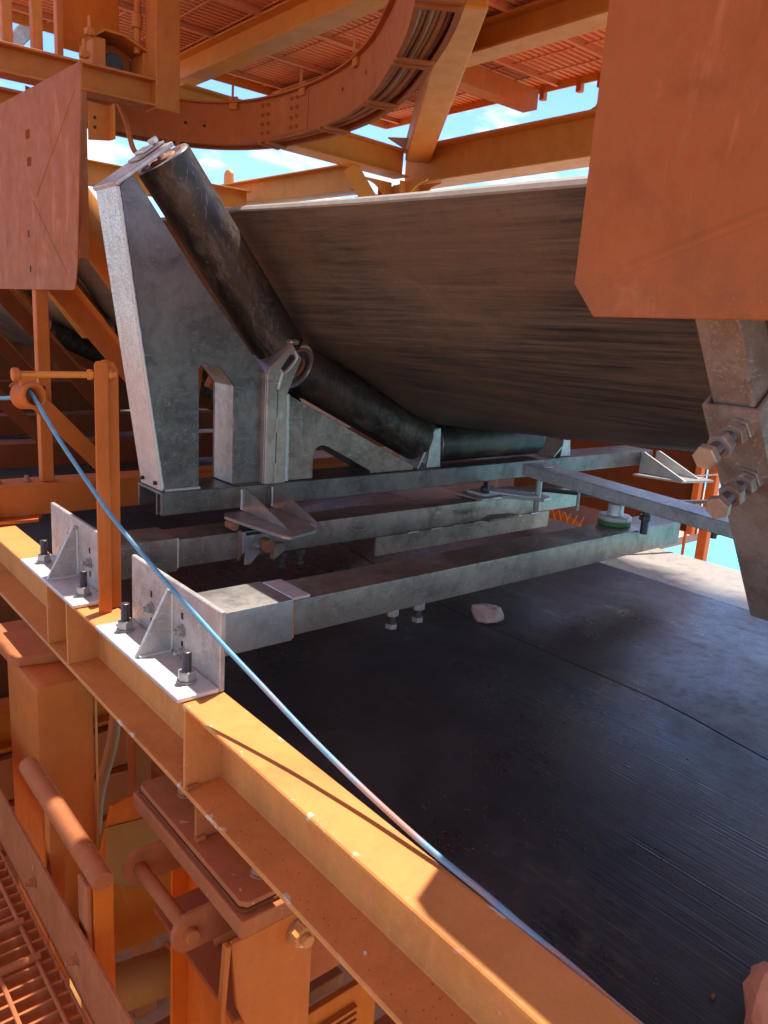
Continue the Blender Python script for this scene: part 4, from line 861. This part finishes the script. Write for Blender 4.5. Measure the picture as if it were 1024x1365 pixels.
lathe('tube', (0.47, 1.80, -0.334), (0, -1, -0.012), [(0, 0.018), (0.004, 0.0225), (0.485, 0.0225), (0.492, 0.019), (0.493, 0.008)], 'dusty', hr, 22)
prism('flat_post', [(0.452, -1.0), (0.50, -1.0), (0.495, -0.355), (0.455, -0.355)], 'y', 1.322, 1.334, 'deep', hr, 0.002)
box('flat_post', 0.442, 0.4515, 1.325, 1.375, -1.0, -0.352, 'dusty', hr, 0.002)
box('flat_post', 0.455, 0.49, 1.60, 1.63, -1.0, -0.355, 'orange', hr, 0.002)
cm = thing('support_column', 'square orange column with a cap plate under the far part of the stringer, left edge', 'column', (0.63, 2.15, -2.1))
rt = bmesh.new(); b_box(rt, 0.545, 0.700, 1.985, 2.27, -2.1, -0.232); obj('shaft', rt, 'orange', cm, 0.028, True, 4)
box('seam_strip', 0.7005, 0.706, 1.985, 1.993, -1.4, -0.232, 'beam', cm, 0.001)
prism('cap_plate', [(0.545, 2.14), (0.63, 2.12), (0.72, 2.12), (0.72, 2.42), (0.52, 2.42), (0.53, 2.18)], 'z', -0.2315, -0.2015, 'dusty', cm, 0.003)

pdl = thing('bearing_pedestal', 'dusty orange pedestal with stacked bolted plates and a bar between two rounded ears', 'pedestal', (0.7, 1.2, -2.1))
def rplate(nm, x0, x1, y0, y1, z0, z1, mat, r=0.012):
    return prism(nm, [(x0 + r, y0), (x1, y0), (x1, y1), (x0 + r, y1), (x0, y1 - r), (x0, y0 + r)], 'z', z0, z1, mat, pdl, 0.002)
rplate('top_plate', 0.628, 0.85, 1.045, 1.515, -0.302, -0.290, 'dusty')
rplate('seat_plate', 0.618, 0.85, 1.03, 1.525, -0.350, -0.3125, 'dusty', 0.004)
rplate('shim_plate', 0.624, 0.85, 1.042, 1.52, -0.312, -0.3025, 'shade')
for y in (1.10, 1.415): stud(pdl, (0.700, y, -0.2897), (0, 0, 1), 0.0105, 0.05, 0.036, 0.021, 'rustbolt', 'rustbolt', True, 0.5 + y, 0.027)
for y in (1.262,): box('web_stiffener', 0.642, 0.72, y - 0.0045, y + 0.0045, -0.2895, -0.2005, 'dusty', pdl, 0.001)
weldbead('weld_bead', (0.640, 1.255, -0.287), (0.66, 1.255, -0.287), 0.007, pdl, 'dusty')
weldbead('weld_bead', (0.635, 1.29, -0.186), (0.66, 1.29, -0.186), 0.006, pdl, 'dusty')
prism('front_plate', [(0.60, -0.3505), (0.783, -0.3505), (0.783, -2.1), (0.69, -2.1), (0.66, -0.62), (0.615, -0.50)], 'y', 1.032, 1.044, 'orange', pdl, 0.002)
box('back_plate', 0.70, 0.83, 1.49, 1.502, -1.3, -0.3505, 'deep', pdl, 0.002)
box('side_plate', 0.74, 0.752, 1.0445, 1.4895, -2.1, -0.351, 'deep', pdl, 0.002)
prism('edge_flange', [(1.03, -0.351), (1.046, -0.351), (1.06, -0.50), (1.06, -2.0), (1.045, -2.0), (1.045, -0.505)], 'x', 0.588, 0.599, 'orange', pdl, 0.0015)
bb_ = hexnut('big_nut', (0.745, 1.0315, -0.395), (0, -1, 0), 0.042, 0.026, 'beam', pdl, 0.5)
cyl('big_stud', (0.745, 1.0055, -0.395), (0.745, 0.992, -0.395), 0.013, 'beam', pdl, 16, 0.002)
cyl('big_washer', (0.745, 1.0318, -0.395), (0.745, 1.029, -0.395), 0.027, 'rustbolt', pdl, 20)
for y, z in ((1.386, -0.402), (1.150, -0.394)):
    c = (0.574, z); pts = [(0.70, z - 0.042), (0.70, z + 0.040)] + [(c[0] + 0.036 * math.cos(q), c[1] + 0.041 * math.sin(q)) for q in [PI / 2 + PI * i / 12 for i in range(13)]]
    prism('ear', pts, 'y', y - 0.006, y + 0.006, 'dusty', pdl, 0.002)
bm = bmesh.new(); b_cyl(bm, (0.574, 1.38, -0.402), (0.574, 1.128, -0.394), 0.015, None, 18); obj('bar', bm, 'dusty', pdl, 0.002, True)
prism('dirt_ledge', [(1.05, -0.55), (1.42, -0.55), (1.42, -0.562), (1.05, -0.562)], 'x', 0.62, 0.7395, 'dusty', pdl, 0.003)
cyl('drain_stub', (0.675, 1.235, -0.53), (0.735, 1.225, -0.525), 0.014, 'beam', pdl, 12)
# bright panel, pipe, hoses, wall behind
pn = thing('chute_panel', 'bright orange sheet panel with an ochre patch, below the pedestal plates', 'panel', (0.85, 1.95, -1.1))
prism('sheet', [(0.60, -1.12), (1.02, -1.145), (1.10, -0.55), (0.72, -0.62)], 'y', 1.93, 1.942, 'deep', pn, 0.002)
prism('ochre_patch', [(0.70, -0.68), (0.86, -0.70), (0.88, -0.84), (0.80, -0.93), (0.70, -0.86)], 'y', 1.925, 1.9295, 'pipe', pn, 0.001)
prism('upper_sheet', [(0.86, -0.45), (1.15, -0.45), (1.15, -0.78), (0.90, -0.78)], 'y', 1.70, 1.71, 'deep', pn, 0.002)
pp = thing('ochre_pipe', 'thick ochre pipe strapped with round clamps, low at the left', 'pipe', (0.8, 1.7, -1.02))
cyl('pipe', (0.2, 1.78, -1.015), (1.5, 1.58, -1.05), 0.062, 'pipe', pp, 28)
for x, yy in ((0.795, 1.69), (0.93, 1.668)):
    zc = -1.032; pts = [(x, yy + 0.068 * math.cos(q), zc + 0.068 * math.sin(q)) for q in [-0.3 * PI + 1.55 * PI * i / 18 for i in range(19)]]
    sweep('clamp', [(x, yy + 0.068 * math.cos(-0.3 * PI), zc - 0.12)] + pts + [(x, pts[-1][1], zc - 0.14)], 0.0085, 'dusty', pp, 10)
sp = thing('pipe_support', 'dusty orange bracket block under the ochre pipe', 'bracket', (0.8, 1.62, -1.25))
box('base', 0.55, 1.3, 1.54, 1.72, -1.26, -1.215, 'dusty', sp, 0.003); box('upright', 0.80, 0.815, 1.42, 1.62, -1.50, -1.2155, 'dusty', sp, 0.002)
box('lower_beam', 0.2, 1.6, 1.30, 1.45, -1.55, -1.36, 'wall', sp, 0.004); prism('knee', [(0.68, -1.5), (0.74, -1.216), (0.795, -1.216), (0.795, -1.5)], 'y', 1.46, 1.47, 'dusty', sp, 0.002)
for x in (0.62, 0.70, 0.90): smallbolt(sp, (x, 1.56, -1.2148), (0, 0, 1), 0.02, 'rustbolt')
for (pts, r, lb) in (([(0.97, 2.52, -0.50), (0.945, 2.5, -0.74), (0.89, 2.5, -0.95), (0.84, 2.45, -1.12), (0.70, 2.4, -1.35)], 0.021, 'curved brown hose hanging down behind the column'),
                     ([(0.80, 1.5, -0.93), (0.86, 1.45, -1.02), (0.91, 1.40, -1.12), (0.99, 1.45, -1.12)], 0.010, 'thin hose loop near the ochre pipe')):
    o = sweep('hose', spline(pts, 8), r, 'cable', None, 12); tag(o, lb, 'hose')
o = prism('dark_upright', [(1.045, 2.55), (1.13, 2.55), (1.13, 2.62), (1.045, 2.62)], 'z', -2.1, -0.80, 'wall', None, 0.003); tag(o, 'dark brown upright post right of the hanging hose', 'post')
o = bar('low_beam', (0.5, 2.9, -0.80), (2.4, 2.9, -0.80), ibeam(0.12, 0.16, 0.012, 0.008), 'deep', None, 0.002); tag(o, 'orange beam with a bright lower flange behind the column, under the stringer', 'beam')
wl = thing('rear_wall', 'ribbed reddish wall of dusty panels behind the hose', 'wall', (1.2, 3.3, -1.4))
k = 0
for i in range(6):
    for j in range(5):
        x0 = 0.28 + i * 0.28; z0 = -2.1 + j * 0.235
        box('panel', x0 + 0.006, x0 + 0.274, 3.30, 3.312, z0 + 0.005, z0 + 0.230, 'wall', wl, 0.003)
for j in range(6): box('rib', 0.28, 1.96, 3.255, 3.2995, -2.108 + j * 0.235, -2.097 + j * 0.235, 'wall', wl, 0.001)
for i in range(7): box('rib', 0.275 + i * 0.28, 0.286 + i * 0.28, 3.265, 3.2995, -2.09, -0.93, 'wall', wl, 0.001)
dr = thing('round_motor', 'rounded orange motor housing with dark cooling slots, behind the upper plate bolt', 'motor', (1.12, 2.0, -0.75))
cyl('housing', (1.0, 2.05, -0.62), (1.0, 2.05, -0.86), 0.10, 'wall', dr, 28, 0.01); cyl('grille', (1.0, 2.05, -0.86), (1.0, 2.05, -0.93), 0.085, 'hole', dr, 24)
for i in range(10):
    q = PI + i * 0.25; box('fin', 1.0 + 0.085 * math.cos(q) - 0.004, 1.0 + 0.085 * math.cos(q) + 0.004, 2.05 + 0.085 * math.sin(q) - 0.006, 2.05 + 0.085 * math.sin(q) + 0.006, -0.93, -0.86, 'wall', dr, 0)
lv = thing('louvre_panel', 'small louvred orange panel low between the pedestal and the stringer', 'panel', (1.0, 1.25, -1.2))
box('frame', 0.94, 1.2, 1.28, 1.30, -1.55, -0.95, 'deep', lv, 0.002)
for i in range(14): box('slat', 0.955, 1.12, 1.262, 1.2795, -1.01 - i * 0.022, -1.0 - i * 0.022, 'orange', lv, 0)
o = bar('cross_beam', (0.7, 1.22, -0.62), (2.4, 1.22, -0.62), rect(0.14, 0.14), 'wall', None, 0.004); tag(o, 'reddish cross beam in the shade just right of the pedestal, under the stringer', 'beam')
o = box('left_casing', 0.1, 0.52, 2.62, 2.75, -1.4, -0.42, 'deep', None, 0.03); tag(o, 'rounded orange casing at the left edge, behind the column', 'casing')
o = bar('left_rail', (-0.3, 2.55, -0.40), (0.52, 2.55, -0.42), rect(0.05, 0.05), 'wall', None, 0.004); tag(o, 'brown rail at the left edge beside the column', 'rail')

# ---------------------------------------------------------------- right side, beyond the belt
hrl = thing('far_handrail', 'bright orange handrail beyond the right edge of the black belt, against turquoise water', 'rail', (4.22, 1.5, -0.9))
for y in (2.02, 0.75, 3.3): box('post', 4.20, 4.25, y, y + 0.055, -1.4, 0.45, 'mesh', hrl, 0.003)
box('slim_post', 4.21, 4.225, 2.15, 2.165, -1.4, 0.3, 'mesh', hrl, 0.002)
for z in (0.42, -1.2): cyl('rail', (4.225, 0.4, z), (4.225, 3.35, z), 0.02, 'mesh', hrl, 12)
ws = thing('far_side_plate', 'dark brown-orange side plate beyond the frame end at the right', 'plate', (4.15, 2.4, -0.1))
box('plate', 4.12, 4.14, 2.05, 3.4, -0.26, 0.45, 'shade', ws, 0.003); box('stiffener', 4.08, 4.1195, 2.052, 2.09, -0.26, 0.45, 'mesh', ws, 0.003)
bm = bmesh.new()
sn = thing('safety_mesh', 'bright orange safety mesh beyond the belt, left of the jack', 'mesh', (4.0, 2.9, -0.5))
for i in range(10):
    y = 2.72 + i * 0.05
    b_cyl(bm, (4.0, y, -0.60), (4.0, y + 0.14, -0.30), 0.004, None, 6); b_cyl(bm, (4.005, y + 0.14, -0.60), (4.005, y, -0.30), 0.004, None, 6)
obj('strands', bm, 'beam', sn); prism('backing', [(2.70, -0.6), (3.3, -0.6), (3.25, -0.34), (3.1, -0.29), (2.9, -0.31), (2.75, -0.36)], 'x', 4.03, 4.034, 'mesh', sn, 0)

MT['clay'] = plain('salmon_dirt', (0.60, 0.27, 0.15), 0.9, 0, 0.35, 18, 0.8)
# ---------------------------------------------------------------- loose things
def lump(name, c, sx, sy, sz, rot, mat, seed, sub=3, rough=0.16, flat=0.0):
    rnd = random.Random(seed); bm = bmesh.new(); bmesh.ops.create_icosphere(bm, subdivisions=sub, radius=1)
    ks = [(Vector((rnd.uniform(-1, 1), rnd.uniform(-1, 1), rnd.uniform(-1, 1))).normalized(), rnd.uniform(0.55, 0.85)) for _ in range(9)]
    for v in bm.verts:
        for k_, d in ks:
            e = v.co.dot(k_) - d
            if e > 0: v.co -= k_ * e * 0.9
        v.co += Vector((rnd.uniform(-1, 1), rnd.uniform(-1, 1), rnd.uniform(-1, 1))) * rough * 0.12
        v.co = Vector((v.co.x * sx, v.co.y * sy, v.co.z * sz))
    bmesh.ops.rotate(bm, verts=bm.verts, matrix=Matrix.Rotation(rot, 3, 'Z')); bmesh.ops.translate(bm, verts=bm.verts, vec=c)
    return obj(name, bm, mat, None, 0, False)
tag(lump('rock', (1.80, 1.535, -0.108), 0.066, 0.040, 0.043, -0.45, 'rock', 33, 2, 0.9), 'pale pinkish rock lying on the black belt just beyond the near tube', 'rock')
tag(lump('dirt_lump', (0.995, 0.258, -0.110), 0.095, 0.06, 0.085, 0.5, 'clay', 9, 3, 0.5), 'rounded orange dirt-caked lump at the bottom right corner', 'dirt')
tag(lump('pebble', (0.985, 0.353, -0.137), 0.006, 0.004, 0.004, 0.2, 'rustbolt', 4, 1), 'tiny orange pebble on the black belt near the bottom right', 'pebble')
tag(lump('pebble', (0.668, 0.745, -0.187), 0.004, 0.004, 0.004, 0.2, 'rock', 6, 1), 'tiny pale pebble on the lower flange of the stringer', 'pebble')

# ---------------------------------------------------------------- plates added out of frame to cast shade, and dark backdrop far behind
ow = thing('overhead_shade', 'unseen orange plates added high above the lower walkway to throw it into shade', 'shade plate', (0.0, 1.5, 2.3))
for (x0, x1, y0, y1) in ((-2.2, 1.047, -1.2, 3.6), (1.05, 1.247, -1.2, 1.547), (1.05, 1.247, 1.78, 3.6), (1.25, 1.31, -1.2, 1.747), (1.25, 1.264, 1.75, 1.907), (1.299, 1.31, 1.75, 1.907), (1.25, 1.31, 1.91, 3.6)):  # gaps shaped to let sun patches through
    box('shade_plate', x0, x1, y0, y1, 2.300, 2.308, 'orange', ow, 0)
cs = thing('rear_backdrop', 'dark backdrop plates added far behind the roller frames to close off the bright sea', 'casing', (2.2, 9.4, 0))  # backdrop added so the bright sea stays hidden behind the frames
box('end_plate', -0.2, 5.0, 9.45, 9.5, -2.0, 1.5, 'shade', cs, 0.003)
for i in range(6): box('side_plate', 4.62, 4.66, 2.92 + i * 1.08, 3.98 + i * 1.08, -0.59, 1.25, 'pink', cs, 0.003)

def grit(name, n, place, mat, label, cat, seed):
    rnd = random.Random(seed); bm = bmesh.new()
    for _ in range(n):
        x, y, z, r = place(rnd); vs = [bm.verts.new((x + rnd.uniform(0.6, 1.1) * r * a, y + rnd.uniform(0.6, 1.1) * r * b_, z + rnd.uniform(0.3, 0.7) * r * c_)) for a, b_, c_ in ((1, 0, 0), (0, 1, 0), (-1, 0, 0), (0, -1, 0), (0, 0, 1.4))]
        for k in range(4): bm.faces.new((vs[k], vs[(k + 1) % 4], vs[4]))
        bm.faces.new((vs[3], vs[2], vs[1], vs[0]))
    o = obj(name, bm, mat); return tag(o, label, cat, None, 'stuff')
CL = [(random.uniform(0.88, 1.25), random.uniform(0.35, 1.25), random.uniform(0.02, 0.09)) for _ in range(16)]
def pl_belt(r):
    if r.random() < 0.75:
        c = r.choice(CL); return (c[0] + r.gauss(0, c[2] * 0.4), c[1] + r.gauss(0, c[2] * 0.8), -0.1365, r.uniform(0.0007, 0.0024))
    return (r.uniform(0.9, 3.0), r.uniform(0.2, 2.6), -0.1365, r.uniform(0.0007, 0.002))
MT['grit'] = plain('brown_grit', (0.16, 0.09, 0.055), 0.9, 0, 0.6, 80)
grit('ore_grit', 380, pl_belt, 'grit', 'fine orange ore grit scattered on the black belt', 'grit', 11)
grit('flange_dust', 260, lambda r: (r.uniform(0.645, 0.715), r.uniform(0.2, 2.4), -0.187, r.uniform(0.0006, 0.0020)), 'grit', 'crumbs of red dust lying on the lower flange of the stringer', 'dust', 12)

o = box('dark_block', -0.6, 1.9, 3.36, 6.5, -1.6, -0.34, 'shade', None, 0.02); tag(o, 'dark filler block added over the bright ground at the left edge beyond the column', 'box')  # added dark block hiding sunlit ground past the column

for pts, r, lb in (([(1.30, 3.2, -0.85), (1.29, 3.22, -1.1), (1.31, 3.23, -1.5), (1.30, 3.23, -2.0)], 0.016, 'thin vertical cable running down the ribbed rear wall, right of the upright post'),
                   ([(0.98, 3.22, -0.9), (1.0, 3.23, -1.3), (0.97, 3.23, -2.0)], 0.013, 'thin vertical cable on the ribbed rear wall, left of the upright post')):
    tag(sweep('wall_cable', spline(pts, 6), r, 'cable', None, 10), lb, 'cable')
o = prism('small_bracket', [(0.76, 2.30), (0.90, 2.30), (0.90, 2.38), (0.83, 2.42), (0.76, 2.38)], 'z', -1.08, -1.065, 'beam', None, 0.003); tag(o, 'small yellow bracket plate low behind the hanging hose', 'bracket')
